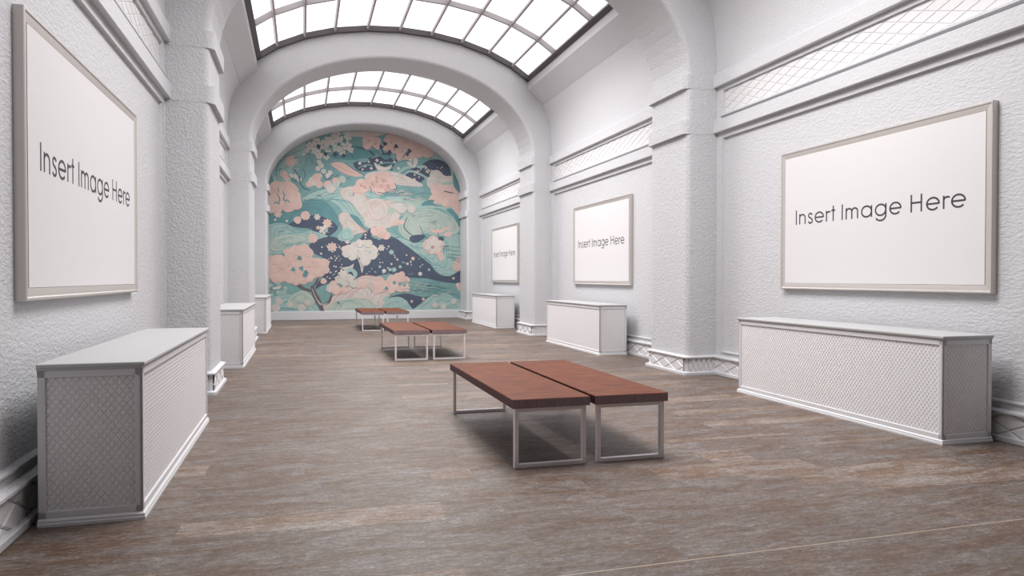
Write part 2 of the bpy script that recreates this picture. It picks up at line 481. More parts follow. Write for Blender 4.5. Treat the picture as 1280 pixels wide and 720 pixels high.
('s','TR',0.085,[(-1.53,0.53),(-1.33,0.63),(-1.26,0.88)]),
('s','TR',0.085,[(-1.88,1.14),(-1.77,1.29),(-1.69,1.44)]),
('s','CR',0.032,[(-1.77,0.74),(-1.59,0.53),(-1.38,0.58)]),
('s','CR',0.021,[(-1.91,1.09),(-1.79,0.79),(-1.62,0.48)]),
('s','NV',0.032,[(-1.67,0.52),(-1.46,0.23)]),
('c','PK',-3.28,1.98,0.254),
('c','PK',-3.0,1.93,0.318),
('c','PK',-3.14,1.63,0.254),
('c','PK',-2.77,1.93,0.254),
('c','PK',-2.62,2.08,0.233),
('c','PK',-2.91,1.58,0.275),
('c','PK',-2.63,1.54,0.275),
('c','PK',-2.42,1.64,0.233),
('c','PK',-3.14,1.83,0.212),
('c','PK',-2.43,2.33,0.254),
('c','PK',-2.2,2.38,0.254),
('c','PK',-2.29,2.08,0.233),
('c','PK',-2.58,2.23,0.212),
('c','PK',-2.05,1.94,0.275),
('c','PK',-1.76,1.89,0.275),
('c','PK',-1.52,1.94,0.191),
('c','PK',-1.86,1.64,0.212),
('c','PK',-1.67,1.69,0.212),
('c','PK',-1.46,1.74,0.148),
('c','PK',-2.39,1.89,0.169),
('c','PK',-2.44,1.34,0.148),
('c','PK',-2.2,1.39,0.169),
('c','PK',-2.01,1.44,0.148),
('c','PK',-2.0,2.32,0.148),
('c','PK',-2.72,2.33,0.127),
('c','PK',-3.05,1.44,0.191),
('s','PD',0.021,[(-2.98,1.7),(-2.91,1.73),(-2.83,1.69)]),
('s','PD',0.021,[(-3.22,1.9),(-3.14,1.93),(-3.07,1.89)]),
('s','PD',0.021,[(-2.46,2.2),(-2.39,2.23),(-2.31,2.19)]),
('s','PD',0.021,[(-1.84,1.81),(-1.76,1.84),(-1.69,1.8)]),
('s','PD',0.021,[(-2.7,1.9),(-2.62,1.93),(-2.55,1.89)]),
('s','PD',0.021,[(-2.04,1.81),(-1.96,1.84),(-1.88,1.8)]),
('f','DT',-2.53,1.74,0.085,3),
('s','DT',0.021,[(-2.53,1.74),(-2.48,1.6)]),
('f','DT',-2.26,1.78,0.085,3),
('s','DT',0.021,[(-2.26,1.78),(-2.21,1.64)]),
('f','DT',-2.1,1.64,0.085,3),
('s','DT',0.021,[(-2.1,1.64),(-2.04,1.5)]),
('f','DT',-2.32,2.13,0.085,3),
('s','DT',0.021,[(-2.32,2.13),(-2.26,2.0)]),
('f','DT',-2.15,1.54,0.085,3),
('s','DT',0.021,[(-2.15,1.54),(-2.09,1.4)]),
('f','WH',-2.79,1.1,0.066,5),
('f','WH',-3.16,1.09,0.053,5),
('f','LT',-2.79,1.07,0.071,5),
('f','WH',-3.09,1.11,0.054,5),
('f','LT',-3.06,0.77,0.073,5),
('f','WH',-2.97,1.15,0.056,5),
('f','WH',-3.04,0.96,0.068,5),
('f','LT',-3.24,1.2,0.062,5),
('f','LT',-3.23,0.87,0.075,5),
('f','WH',-3.32,1.19,0.077,5),
('f','LT',-3.31,1.15,0.057,5),
('f','LT',-2.8,0.96,0.072,5),
('f','LT',-2.89,0.95,0.083,5),
('f','LT',-2.99,0.93,0.076,5),
('f','LT',-3.03,1.25,0.08,5),
('f','WH',-3.02,1.11,0.058,5),
('c','PK',-1.18,1.24,0.127),
('c','CR',-0.99,1.39,0.148),
('c','CR',-0.79,1.29,0.148),
('c','CR',-1.3,1.08,0.148),
('c','PK',-1.09,1.03,0.169),
('c','PK',-0.84,1.03,0.127),
('c','CR',-0.64,1.44,0.148),
('c','PK',-1.52,1.34,0.106),
('c','CR',-0.49,1.24,0.148),
('c','PK',-0.29,1.18,0.106),
('f','PK',-0.14,1.24,0.169,8),
('c','PK',0.41,1.34,0.169),
('c','PK',0.64,1.18,0.191),
('c','PK',0.82,1.39,0.169),
('c','PK',1.04,1.44,0.191),
('c','PK',1.28,1.34,0.191),
('c','PK',0.92,1.18,0.169),
('c','PK',1.13,1.13,0.191),
('c','PK',1.35,1.08,0.127),
('c','PK',0.82,1.01,0.127),
('c','PK',0.31,1.18,0.148),
('c','PK',0.46,1.08,0.148),
('c','PK',1.18,1.56,0.127),
('c','PK',0.31,0.98,0.106),
('f','DT',0.92,1.28,0.074,3),
('f','DT',1.13,1.23,0.074,3),
('f','DT',0.64,1.08,0.074,3),
('f','DT',1.28,1.21,0.074,3),
('f','LT',1.29,0.58,0.086,5),
('f','LT',0.81,0.62,0.071,5),
('f','LT',0.61,0.42,0.075,5),
('f','LT',1.12,0.66,0.097,5),
('f','LT',0.63,0.73,0.089,5),
('f','LT',0.57,0.69,0.064,5),
('f','LT',1.31,0.57,0.101,5),
('f','LT',0.93,0.5,0.1,5),
('f','LT',1.12,0.51,0.078,5),
('f','LT',0.7,0.58,0.071,5),
('f','LT',0.95,0.44,0.079,5),
('f','LT',1.33,0.46,0.081,5),
('f','LT',1.17,0.47,0.072,5),
('f','LT',1.04,0.48,0.089,5),
('c','CR',-3.01,0.65,0.127),
('c','CR',-2.63,0.54,0.106),
('c','CR',-3.1,0.43,0.148),
('c','CR',-2.06,0.59,0.106),
('c','CR',-2.25,0.42,0.127),
('c','CR',2.38,0.47,0.106),
('c','CR',2.7,0.41,0.106),
('c','CR',3.07,0.59,0.106),
('s','DT',0.021,[(-2.99,5.08),(-2.97,5.14),(-2.9,5.19)]),
('s','DT',0.021,[(-2.99,5.08),(-3.05,5.12),(-3.08,5.18)]),
('s','LN',0.021,[(-2.99,5.08),(-2.96,5.14),(-2.88,5.18)]),
('s','DT',0.021,[(-1.76,4.29),(-1.69,4.33),(-1.58,4.34)]),
('s','GR',0.021,[(-1.76,4.29),(-1.69,4.33),(-1.58,4.34)]),
('s','LN',0.021,[(-1.76,4.29),(-1.67,4.3),(-1.57,4.28)]),
('s','GR',0.021,[(-2.0,4.13),(-2.07,4.16),(-2.11,4.22)]),
('s','DT',0.021,[(-2.0,4.13),(-2.08,4.12),(-2.19,4.14)]),
('s','LN',0.021,[(-2.0,4.13),(-1.92,4.16),(-1.81,4.15)]),
('s','DT',0.021,[(-0.48,4.33),(-0.51,4.39),(-0.47,4.45)]),
('s','GR',0.021,[(-0.48,4.33),(-0.57,4.33),(-0.67,4.37)]),
('s','LN',0.021,[(-0.48,4.33),(-0.51,4.39),(-0.47,4.45)]),
('s','LN',0.021,[(-1.37,3.2),(-1.35,3.14),(-1.37,3.08)]),
('s','GR',0.021,[(-1.37,3.2),(-1.42,3.14),(-1.52,3.11)]),
('s','GR',0.021,[(-1.37,3.2),(-1.3,3.23),(-1.19,3.23)]),
('s','GR',0.021,[(-1.52,3.04),(-1.55,2.99),(-1.64,2.95)]),
('s','GR',0.021,[(-1.52,3.04),(-1.43,3.05),(-1.33,3.03)]),
('s','LN',0.021,[(-1.52,3.04),(-1.47,3.1),(-1.37,3.12)]),
('s','GR',0.021,[(1.13,4.54),(1.18,4.59),(1.29,4.62)]),
('s','LN',0.021,[(1.13,4.54),(1.12,4.47),(1.04,4.42)]),
('s','LN',0.021,[(1.13,4.54),(1.2,4.58),(1.32,4.59)]),
('s','GR',0.021,[(1.54,3.72),(1.64,3.72),(1.74,3.68)]),
('s','DT',0.021,[(1.54,3.72),(1.6,3.67),(1.62,3.61)]),
('s','GR',0.021,[(1.54,3.72),(1.54,3.66),(1.48,3.6)]),
('s','DT',0.021,[(2.38,3.43),(2.38,3.49),(2.44,3.55)]),
('s','GR',0.021,[(2.38,3.43),(2.44,3.48),(2.56,3.5)]),
('s','LN',0.021,[(2.38,3.43),(2.31,3.47),(2.26,3.53)]),
('s','DT',0.021,[(2.7,2.54),(2.75,2.49),(2.74,2.42)]),
('s','GR',0.021,[(2.7,2.54),(2.79,2.56),(2.91,2.53)]),
('s','DT',0.021,[(2.7,2.54),(2.76,2.59),(2.88,2.61)]),
('s','DT',0.021,[(3.02,2.18),(2.93,2.2),(2.85,2.26)]),
('s','GR',0.021,[(3.02,2.18),(3.04,2.24),(3.13,2.29)]),
('s','DT',0.021,[(3.02,2.18),(2.99,2.24),(3.02,2.31)]),
('s','LN',0.021,[(0.92,2.88),(0.97,2.83),(0.96,2.76)]),
('s','DT',0.021,[(0.92,2.88),(0.83,2.87),(0.72,2.9)]),
('s','DT',0.021,[(0.92,2.88),(1.01,2.91),(1.13,2.9)]),
('s','DT',0.021,[(-3.0,3.02),(-3.04,2.96),(-3.13,2.93)]),
('s','DT',0.021,[(-3.0,3.02),(-2.92,3.04),(-2.81,3.02)]),
('s','GR',0.021,[(-3.0,3.02),(-3.04,2.96),(-3.13,2.93)]),
('s','DT',0.021,[(-3.1,1.04),(-3.08,0.98),(-3.11,0.92)]),
('s','LN',0.021,[(-3.1,1.04),(-3.18,1.05),(-3.27,1.08)]),
('s','GR',0.021,[(-3.1,1.04),(-3.17,1.01),(-3.28,1.01)]),
('s','GR',0.021,[(-1.09,0.63),(-1.11,0.57),(-1.19,0.53)]),
('s','DT',0.021,[(-1.09,0.63),(-1.03,0.58),(-1.0,0.52)]),
('s','LN',0.021,[(-1.09,0.63),(-1.01,0.6),(-0.96,0.54)]),
('s','GR',0.021,[(0.11,1.03),(0.04,1.07),(0.01,1.14)]),
('s','DT',0.021,[(0.11,1.03),(0.13,0.97),(0.1,0.91)]),
('s','GR',0.021,[(0.11,1.03),(0.06,1.08),(0.07,1.15)]),
('s','LN',0.021,[(2.27,1.18),(2.18,1.18),(2.07,1.22)]),
('s','LN',0.021,[(2.27,1.18),(2.22,1.23),(2.2,1.3)]),
('s','LN',0.021,[(2.27,1.18),(2.18,1.16),(2.06,1.18)]),
('s','LN',0.021,[(1.65,1.02),(1.69,0.97),(1.69,0.9)]),
('s','LN',0.021,[(1.65,1.02),(1.55,1.03),(1.46,1.07)]),
('s','DT',0.021,[(1.65,1.02),(1.72,0.98),(1.75,0.92)]),
('s','GR',0.021,[(0.82,4.58),(0.8,4.52),(0.71,4.47)]),
('s','LN',0.021,[(0.82,4.58),(0.74,4.61),(0.68,4.66)]),
('s','LN',0.021,[(0.82,4.58),(0.9,4.61),(1.02,4.62)]),
('s','LN',0.021,[(-1.85,5.43),(-1.9,5.48),(-1.9,5.54)]),
('s','GR',0.021,[(-1.85,5.43),(-1.78,5.47),(-1.67,5.48)]),
('s','LN',0.021,[(-1.85,5.43),(-1.76,5.42),(-1.68,5.38)]),
('s','DT',0.021,[(-1.37,5.9),(-1.41,5.96),(-1.4,6.02)]),
('s','DT',0.021,[(-1.37,5.9),(-1.28,5.89),(-1.2,5.85)]),
('s','GR',0.021,[(-1.37,5.9),(-1.43,5.94),(-1.45,6.01)]),
('s','GR',0.021,[(-2.52,5.2),(-2.44,5.21),(-2.33,5.19)]),
('s','LN',0.021,[(-2.52,5.2),(-2.47,5.25),(-2.37,5.28)]),
('s','LN',0.021,[(-2.52,5.2),(-2.48,5.15),(-2.48,5.09)]),
('s','DT',0.019,[(1.25,1.31),(1.37,1.34),(1.48,1.29),(1.6,1.31)]),
('s','DT',0.019,[(2.22,1.1),(2.47,1.13),(2.73,1.08),(2.98,1.1)]),
('s','DT',0.019,[(1.7,1.13),(1.86,1.17),(2.02,1.11),(2.19,1.13)]),
('s','DT',0.019,[(1.45,1.22),(1.65,1.25),(1.84,1.2),(2.04,1.22)]),
('s','T',0.019,[(2.87,2.19),(3.04,2.22),(3.2,2.17),(3.36,2.19)]),
('s','GR',0.019,[(2.49,0.89),(2.61,0.92),(2.73,0.87),(2.86,0.89)]),
('s','GR',0.019,[(1.23,1.2),(1.45,1.23),(1.66,1.18),(1.88,1.2)]),
('s','GR',0.019,[(2.98,2.31),(3.07,2.35),(3.16,2.29),(3.26,2.31)]),
('s','GR',0.019,[(2.67,0.95),(2.79,0.99),(2.91,0.93),(3.03,0.95)]),
('s','T',0.019,[(2.31,1.12),(2.54,1.16),(2.77,1.1),(3.0,1.12)]),
('s','DT',0.019,[(2.31,1.31),(2.41,1.34),(2.51,1.29),(2.61,1.31)]),
('s','T',0.019,[(3.0,2.29),(3.12,2.33),(3.25,2.27),(3.37,2.3)]),
('s','T',0.019,[(1.65,1.18),(1.74,1.21),(1.83,1.16),(1.92,1.18)]),
('s','GR',0.019,[(1.41,1.32),(1.53,1.35),(1.65,1.29),(1.77,1.32)]),
('s','T',0.019,[(1.63,0.99),(1.9,1.02),(2.17,0.97),(2.43,0.99)]),
('s','DT',0.019,[(2.32,0.88),(2.41,0.91),(2.5,0.86),(2.6,0.88)]),
('s','T',0.019,[(1.83,1.28),(2.09,1.31),(2.35,1.26),(2.61,1.28)]),
('s','GR',0.019,[(1.31,0.94),(1.5,0.97),(1.69,0.92),(1.88,0.94)]),
('s','T',0.019,[(2.58,2.59),(2.86,2.63),(3.13,2.58),(3.41,2.6)]),
('s','GR',0.019,[(1.31,1.25),(1.51,1.28),(1.72,1.23),(1.92,1.25)]),
('s','DT',0.019,[(1.89,1.2),(2.11,1.23),(2.33,1.18),(2.56,1.2)]),
('s','DT',0.019,[(2.77,2.45),(2.94,2.49),(3.1,2.44),(3.27,2.46)]),
('s','GR',0.019,[(1.59,1.05),(1.85,1.08),(2.12,1.03),(2.38,1.05)]),
('s','T',0.019,[(1.92,0.91),(2.06,0.94),(2.2,0.88),(2.34,0.91)]),
('s','T',0.019,[(2.96,2.09),(3.09,2.12),(3.21,2.07),(3.34,2.1)]),
('s','DT',0.019,[(2.95,0.86),(3.04,0.89),(3.13,0.84),(3.22,0.86)]),
('s','DT',0.019,[(2.86,2.3),(3.06,2.33),(3.25,2.28),(3.44,2.3)]),
('s','T',0.019,[(1.19,1.04),(1.4,1.07),(1.61,1.01),(1.83,1.03)]),
('s','DT',0.019,[(1.05,1.27),(1.31,1.3),(1.58,1.25),(1.86,1.27)]),
('s','T',0.019,[(2.88,2.3),(3.07,2.33),(3.26,2.28),(3.45,2.3)]),
('s','T',0.019,[(1.69,1.06),(1.8,1.09),(1.91,1.04),(2.01,1.06)]),
('s','GR',0.019,[(1.1,1.21),(1.31,1.24),(1.52,1.19),(1.73,1.21)]),
('s','GR',0.019,[(1.6,1.12),(1.88,1.15),(2.15,1.1),(2.43,1.12)]),
('s','DT',0.019,[(2.06,1.06),(2.26,1.09),(2.46,1.04),(2.66,1.06)]),
('s','DT',0.019,[(2.06,1.01),(2.33,1.04),(2.6,0.98),(2.87,1.0)]),
('s','GR',0.019,[(1.66,1.24),(1.84,1.27),(2.02,1.22),(2.19,1.24)]),
('s','T',0.019,[(1.13,1.23),(1.39,1.26),(1.64,1.21),(1.9,1.23)]),
('s','DT',0.019,[(3.1,1.32),(3.18,1.35),(3.27,1.3),(3.36,1.32)]),
('s','DT',0.019,[(2.81,2.18),(2.94,2.22),(3.06,2.16),(3.18,2.19)]),
('s','CR',0.017,[(1.17,4.28),(1.35,4.32),(1.53,4.28)]),
('s','DT',0.017,[(1.26,4.24),(1.43,4.28),(1.59,4.24)]),
('s','GR',0.017,[(1.17,4.57),(1.32,4.62),(1.46,4.57)]),
('s','CR',0.017,[(0.74,4.09),(0.93,4.14),(1.12,4.1)]),
('s','CR',0.017,[(0.8,4.47),(0.98,4.52),(1.16,4.47)]),
('s','GR',0.017,[(1.22,4.26),(1.32,4.3),(1.43,4.26)]),
('s','GR',0.017,[(0.89,4.4),(1.04,4.44),(1.18,4.4)]),
('s','GR',0.017,[(1.74,4.4),(1.99,4.45),(2.25,4.41)]),
('s','DT',0.017,[(0.89,4.36),(1.1,4.41),(1.32,4.37)]),
('s','GR',0.017,[(0.9,4.53),(1.03,4.58),(1.16,4.53)]),
('s','GR',0.017,[(1.48,4.23),(1.76,4.28),(2.06,4.24)]),
('s','CR',0.017,[(1.12,4.44),(1.38,4.49),(1.65,4.45)]),
('s','CR',0.017,[(0.76,4.13),(1.04,4.18),(1.33,4.14)]),
('s','CR',0.017,[(1.68,4.26),(1.87,4.31),(2.07,4.26)]),
('s','DT',0.017,[(1.06,4.48),(1.34,4.53),(1.62,4.49)]),
('s','DT',0.017,[(1.8,4.47),(1.98,4.52),(2.15,4.47)]),
('s','CR',0.017,[(1.24,4.22),(1.52,4.26),(1.79,4.22)]),
('s','CR',0.017,[(0.99,4.49),(1.2,4.54),(1.4,4.5)]),
('s','CR',0.017,[(1.14,4.38),(1.33,4.43),(1.52,4.39)]),
('s','CR',0.017,[(0.96,4.16),(1.07,4.21),(1.17,4.16)]),
('s','CR',0.017,[(1.13,4.42),(1.42,4.47),(1.7,4.42)]),
('s','GR',0.017,[(1.07,4.52),(1.24,4.57),(1.42,4.52)]),
('s','GR',0.017,[(1.25,4.13),(1.54,4.18),(1.83,4.14)]),
('s','GR',0.017,[(1.5,4.22),(1.81,4.27),(2.11,4.22)]),
('s','DT',0.017,[(1.56,4.43),(1.77,4.48),(1.98,4.44)]),
('s','CR',0.017,[(1.61,4.28),(1.77,4.33),(1.93,4.28)])
]
import bpy, math, random
from mathutils import Vector, Matrix
random.seed(7)
PI = math.pi
SC = bpy.context.scene
COL = SC.collection

# ------------------------------------------------------------------ helpers
class MB:
    """collects polygons and builds ONE mesh object"""
    def __init__(s): s.v = []; s.f = []; s.mi = []; s.sm = []
    def add(s, vs, fs, mi=0, smooth=False):
        o = len(s.v); s.v += [tuple(p) for p in vs]
        for f in fs: s.f.append([o + i for i in f]); s.mi.append(mi); s.sm.append(smooth)
    def quad(s, a, b, c, d, mi=0): s.add([a, b, c, d], [(0, 1, 2, 3)], mi)
    def box(s, x0, x1, y0, y1, z0, z1, mi=0, bev=0.0):
        x0, x1 = min(x0, x1), max(x0, x1); y0, y1 = min(y0, y1), max(y0, y1); z0, z1 = min(z0, z1), max(z0, z1)
        if bev <= 0:
            vs = [(x0,y0,z0),(x1,y0,z0),(x1,y1,z0),(x0,y1,z0),(x0,y0,z1),(x1,y0,z1),(x1,y1,z1),(x0,y1,z1)]
            s.add(vs, [(0,3,2,1),(4,5,6,7),(0,1,5,4),(1,2,6,5),(2,3,7,6),(3,0,4,7)], mi); return
        b = bev; vs = []; idx = {}
        for X in (0, 1):
            for Y in (0, 1):
                for Z in (0, 1):
                    cx, cy, cz = (x0, x1)[X], (y0, y1)[Y], (z0, z1)[Z]
                    sx, sy, sz = (1, -1)[X], (1, -1)[Y], (1, -1)[Z]
                    for k in range(3):
                        p = [cx + sx*b, cy + sy*b, cz + sz*b]; p[k] = (cx, cy, cz)[k]
                        idx[X, Y, Z, k] = len(vs); vs.append(tuple(p))
        fs = []
        q = [(0,0),(1,0),(1,1),(0,1)]
        for k in range(3):
            for side in (0, 1):
                r = []
                for a, c in q:
                    t = [0, 0, 0]; t[k] = side; t[(k+1) % 3] = a; t[(k+2) % 3] = c
                    r.append(idx[t[0], t[1], t[2], k])
                fs.append(r if side else r[::-1])
        for k in range(3):
            i, j = (k+1) % 3, (k+2) % 3
            for a, c in q:
                t0 = [0,0,0]; t1 = [0,0,0]; t0[i] = t1[i] = a; t0[j] = t1[j] = c; t1[k] = 1
                r = [idx[(*t0, i)], idx[(*t1, i)], idx[(*t1, j)], idx[(*t0, j)]]
                fs.append(r if (a == c) else r[::-1])
        for X in (0, 1):
            for Y in (0, 1):
                for Z in (0, 1):
                    r = [idx[X,Y,Z,0], idx[X,Y,Z,1], idx[X,Y,Z,2]]
                    fs.append(r if (X+Y+Z) % 2 == 1 else r[::-1])
        s.add(vs, fs, mi)
    def loft(s, rings, closed_ring=True, closed=False, mi=0, smooth=False, caps=False, flip=False):
        n = len(rings[0]); vs = [p for r in rings for p in r]; fs = []
        m = len(rings)
        for i in range(m if closed else m-1):
            a, b = i*n, ((i+1) % m)*n
            for j in range(n if closed_ring else n-1):
                k = (j+1) % n
                f = (a+j, a+k, b+k, b+j); fs.append(f[::-1] if flip else f)
        if caps:
            fs.append(tuple(range(n))[::-1]); fs.append(tuple((m-1)*n + i for i in range(n)))
        s.add(vs, fs, mi, smooth)
    def build(s, name, mats, parent=None, loc=None):
        me = bpy.data.meshes.new(name); me.from_pydata(s.v, [], s.f)
        for m in (mats if isinstance(mats, (list, tuple)) else [mats]): me.materials.append(m)
        me.polygons.foreach_set('material_index', s.mi); me.polygons.foreach_set('use_smooth', s.sm)
        me.update()
        o = bpy.data.objects.new(name, me); COL.objects.link(o)
        if parent: o.parent = parent
        if loc: o.location = loc
        return o

def tag(o, label=None, cat=None, group=None, kind=None):
    if label: o['label'] = label
    if cat: o['category'] = cat
    if group: o['group'] = group
    if kind: o['kind'] = kind
    return o
def empty(name, loc=(0,0,0), rz=0):
    o = bpy.data.objects.new(name, None); COL.objects.link(o); o.location = loc; o.rotation_euler = (0,0,rz); o.empty_display_size = .1
    return o
def copy_tree(o, parent=None):
    c = o.copy(); COL.objects.link(c)
    if parent: c.parent = parent
    for ch in list(o.children): copy_tree(ch, c)
    return c
def structure(o): o['kind'] = 'structure'; return o

def clip(poly, k, lim, keep_less):
    out = []
    for i in range(len(poly)):
        a, b = poly[i], poly[(i+1) % len(poly)]
        ia = (a[k] <= lim) if keep_less else (a[k] >= lim); ib = (b[k] <= lim) if keep_less else (b[k] >= lim)
        if ia: out.append(a)
        if ia != ib:
            t = (lim - a[k]) / (b[k] - a[k]); out.append(tuple(a[q] + t*(b[q]-a[q]) for q in range(3)))
    return out
def quilt(mb, O, U, V, N, W, H, pw, ph, raise_, inner=.8, u0=0, v0=0, mi=0):
    """field of raised diamonds on a rectangle: origin O, axes U V, normal N"""
    O, U, V, N = map(Vector, (O, U, V, N))
    nu = int(W/(pw/2)) + 4; nv = int(H/(ph/2)) + 4
    for i in range(-2, nu):
        for j in range(-2, nv):
            if (i + j) % 2: continue
            cu, cv = u0 + i*pw/2, v0 + j*ph/2
            if cu < -pw/2 or cu > W+pw/2 or cv < -ph/2 or cv > H+ph/2: continue
            a, b = pw/2, ph/2; s = inner
            o4 = [(cu-a,cv,0),(cu,cv-b,0),(cu+a,cv,0),(cu,cv+b,0)]
            i4 = [(cu-a*s,cv,raise_),(cu,cv-b*s,raise_),(cu+a*s,cv,raise_),(cu,cv+b*s,raise_)]
            polys = [i4] + [[o4[k], o4[(k+1) % 4], i4[(k+1) % 4], i4[k]] for k in range(4)]
            for p in polys:
                for k, lim, less in ((0,0,False),(0,W,True),(1,0,False),(1,H,True)):
                    p = clip(p, k, lim, less)
                    if len(p) < 3: break
                if len(p) >= 3:
                    mb.add([O + U*q[0] + V*q[1] + N*q[2] for q in p], [tuple(range(len(p)))], mi)

# ------------------------------------------------------------------ materials
def srgb(r, g, b):
    f = lambda c: (c/255/12.92) if c/255 <= .04045 else ((c/255+.055)/1.055)**2.4
    return (f(r), f(g), f(b), 1)
def newmat(name):
    m = bpy.data.materials.new(name); m.use_nodes = True; nt = m.node_tree; nt.nodes.clear()
    out = nt.nodes.new('ShaderNodeOutputMaterial'); bs = nt.nodes.new('ShaderNodeBsdfPrincipled')
    nt.links.new(bs.outputs[0], out.inputs[0])
    return m, nt, bs
def N(nt, t, **kw):
    n = nt.nodes.new(t)
    for k, v in kw.items():
        if k in n.inputs: n.inputs[k].default_value = v
        else: setattr(n, k, v)
    return n
def L(nt, a, b): nt.links.new(a, b)
def plain(name, col, rough=.5, metal=0.0, spec=.5):
    m, nt, bs = newmat(name)
    bs.inputs['Base Color'].default_value = col; bs.inputs['Roughness'].default_value = rough
    bs.inputs['Metallic'].default_value = metal; bs.inputs['Specular IOR Level'].default_value = spec
    return m
def plaster(name, col, scale=(1,1,1), freq=30, strength=.5, dist=.01,  rough=.55, var=.03, spec=.4):
    m, nt, bs = newmat(name)
    geo = N(nt, 'ShaderNodeNewGeometry'); mp = N(nt, 'ShaderNodeMapping'); mp.inputs['Scale'].default_value = scale
    L(nt, geo.outputs['Position'], mp.inputs['Vector'])
    n1 = N(nt, 'ShaderNodeTexNoise', Scale=freq, Detail=3.0, Roughness=.55); L(nt, mp.outputs[0], n1.inputs['Vector'])
    n2 = N(nt, 'ShaderNodeTexNoise', Scale=freq*2.7, Detail=2.0); L(nt, mp.outputs[0], n2.inputs['Vector'])
    ad = N(nt, 'ShaderNodeMath', operation='MULTIPLY_ADD'); L(nt, n2.outputs[0], ad.inputs[0]); ad.inputs[1].default_value = .35; L(nt, n1.outputs[0], ad.inputs[2])
    bp = N(nt, 'ShaderNodeBump'); bp.inputs['Strength'].default_value = strength; bp.inputs['Distance'].default_value = dist
    L(nt, ad.outputs[0], bp.inputs['Height']); L(nt, bp.outputs[0], bs.inputs['Normal'])
    rp = N(nt, 'ShaderNodeValToRGB'); e = rp.color_ramp.elements
    e[0].position = .3; e[1].position = .7
    e[0].color = tuple(c*(1-var) for c in col[:3]) + (1,); e[1].color = tuple(min(1, c*(1+var)) for c in col[:3]) + (1,)
    L(nt, n1.outputs[0], rp.inputs[0]); L(nt, rp.outputs[0], bs.inputs['Base Color'])
    bs.inputs['Roughness'].default_value = rough; bs.inputs['Specular IOR Level'].default_value = spec
    return m

WHITE = (.685, .682, .704, 1)
M_wall  = plaster('wall_plaster', WHITE, (1, .45, 1), 42, .6, .015)
M_pier  = plaster('pier_stucco', WHITE, (1, 1, 1), 34, .8, .018)
M_vault = plaster('vault_plaster', WHITE, (1, 1, 1), 40, .6, .014)
M_trim  = plaster('trim_plaster', WHITE, (1, .6, 1), 45, .5, .012)
M_quilt = plaster('quilted_relief', (.80,.78,.79,1), (1,1,1), 60, .15, .004, rough=.4)
M_plinth = plaster('painted_plinth', (.77,.76,.78,1), (1,1,1), 220, .12, .002, rough=.4, var=.05)
M_ptop  = plaster('plinth_top', (.56,.56,.565,1), (1,1,1), 260, .2, .002, rough=.45, var=.08)
M_pquilt = plaster('plinth_quilting', (.86,.84,.85,1), (1,1,1), 220, .1, .002, rough=.45, var=.05)
M_nickel = plain("brushed_nickel", (.66,.615,.585,1), .38, .5)
M_chrome = plain('satin_metal', (.97,.93,.955,1), .32, .2)
M_poster = plain('poster_white', (.82,.795,.805,1), .6, 0, .3)
M_ink   = plain('poster_ink', srgb(70,68,74), .6)
M_steel = plain('skylight_frame', srgb(84,78,82), .5, .0)
M_muntin = plain('skylight_bar', srgb(182,176,178), .5, .0)  # paler than the frame: glare of the panes put into the bar colour
M_board = plain('backing_board', srgb(110,105,104), .7)
M_curb  = plain('skylight_curb', (.82,.80,.81,1), .5)

# glazing: backlit frosted panes of the skylights
def glazing(strength):
    m, nt, bs = newmat('frosted_glazing')
    bs.inputs['Base Color'].default_value = (.8,.8,.8,1); bs.inputs['Roughness'].default_value = .6
    bs.inputs['Emission Color'].default_value = (1, .985, .985, 1); bs.inputs['Emission Strength'].default_value = strength
    return m
M_glass = glazing(GLASS_E)

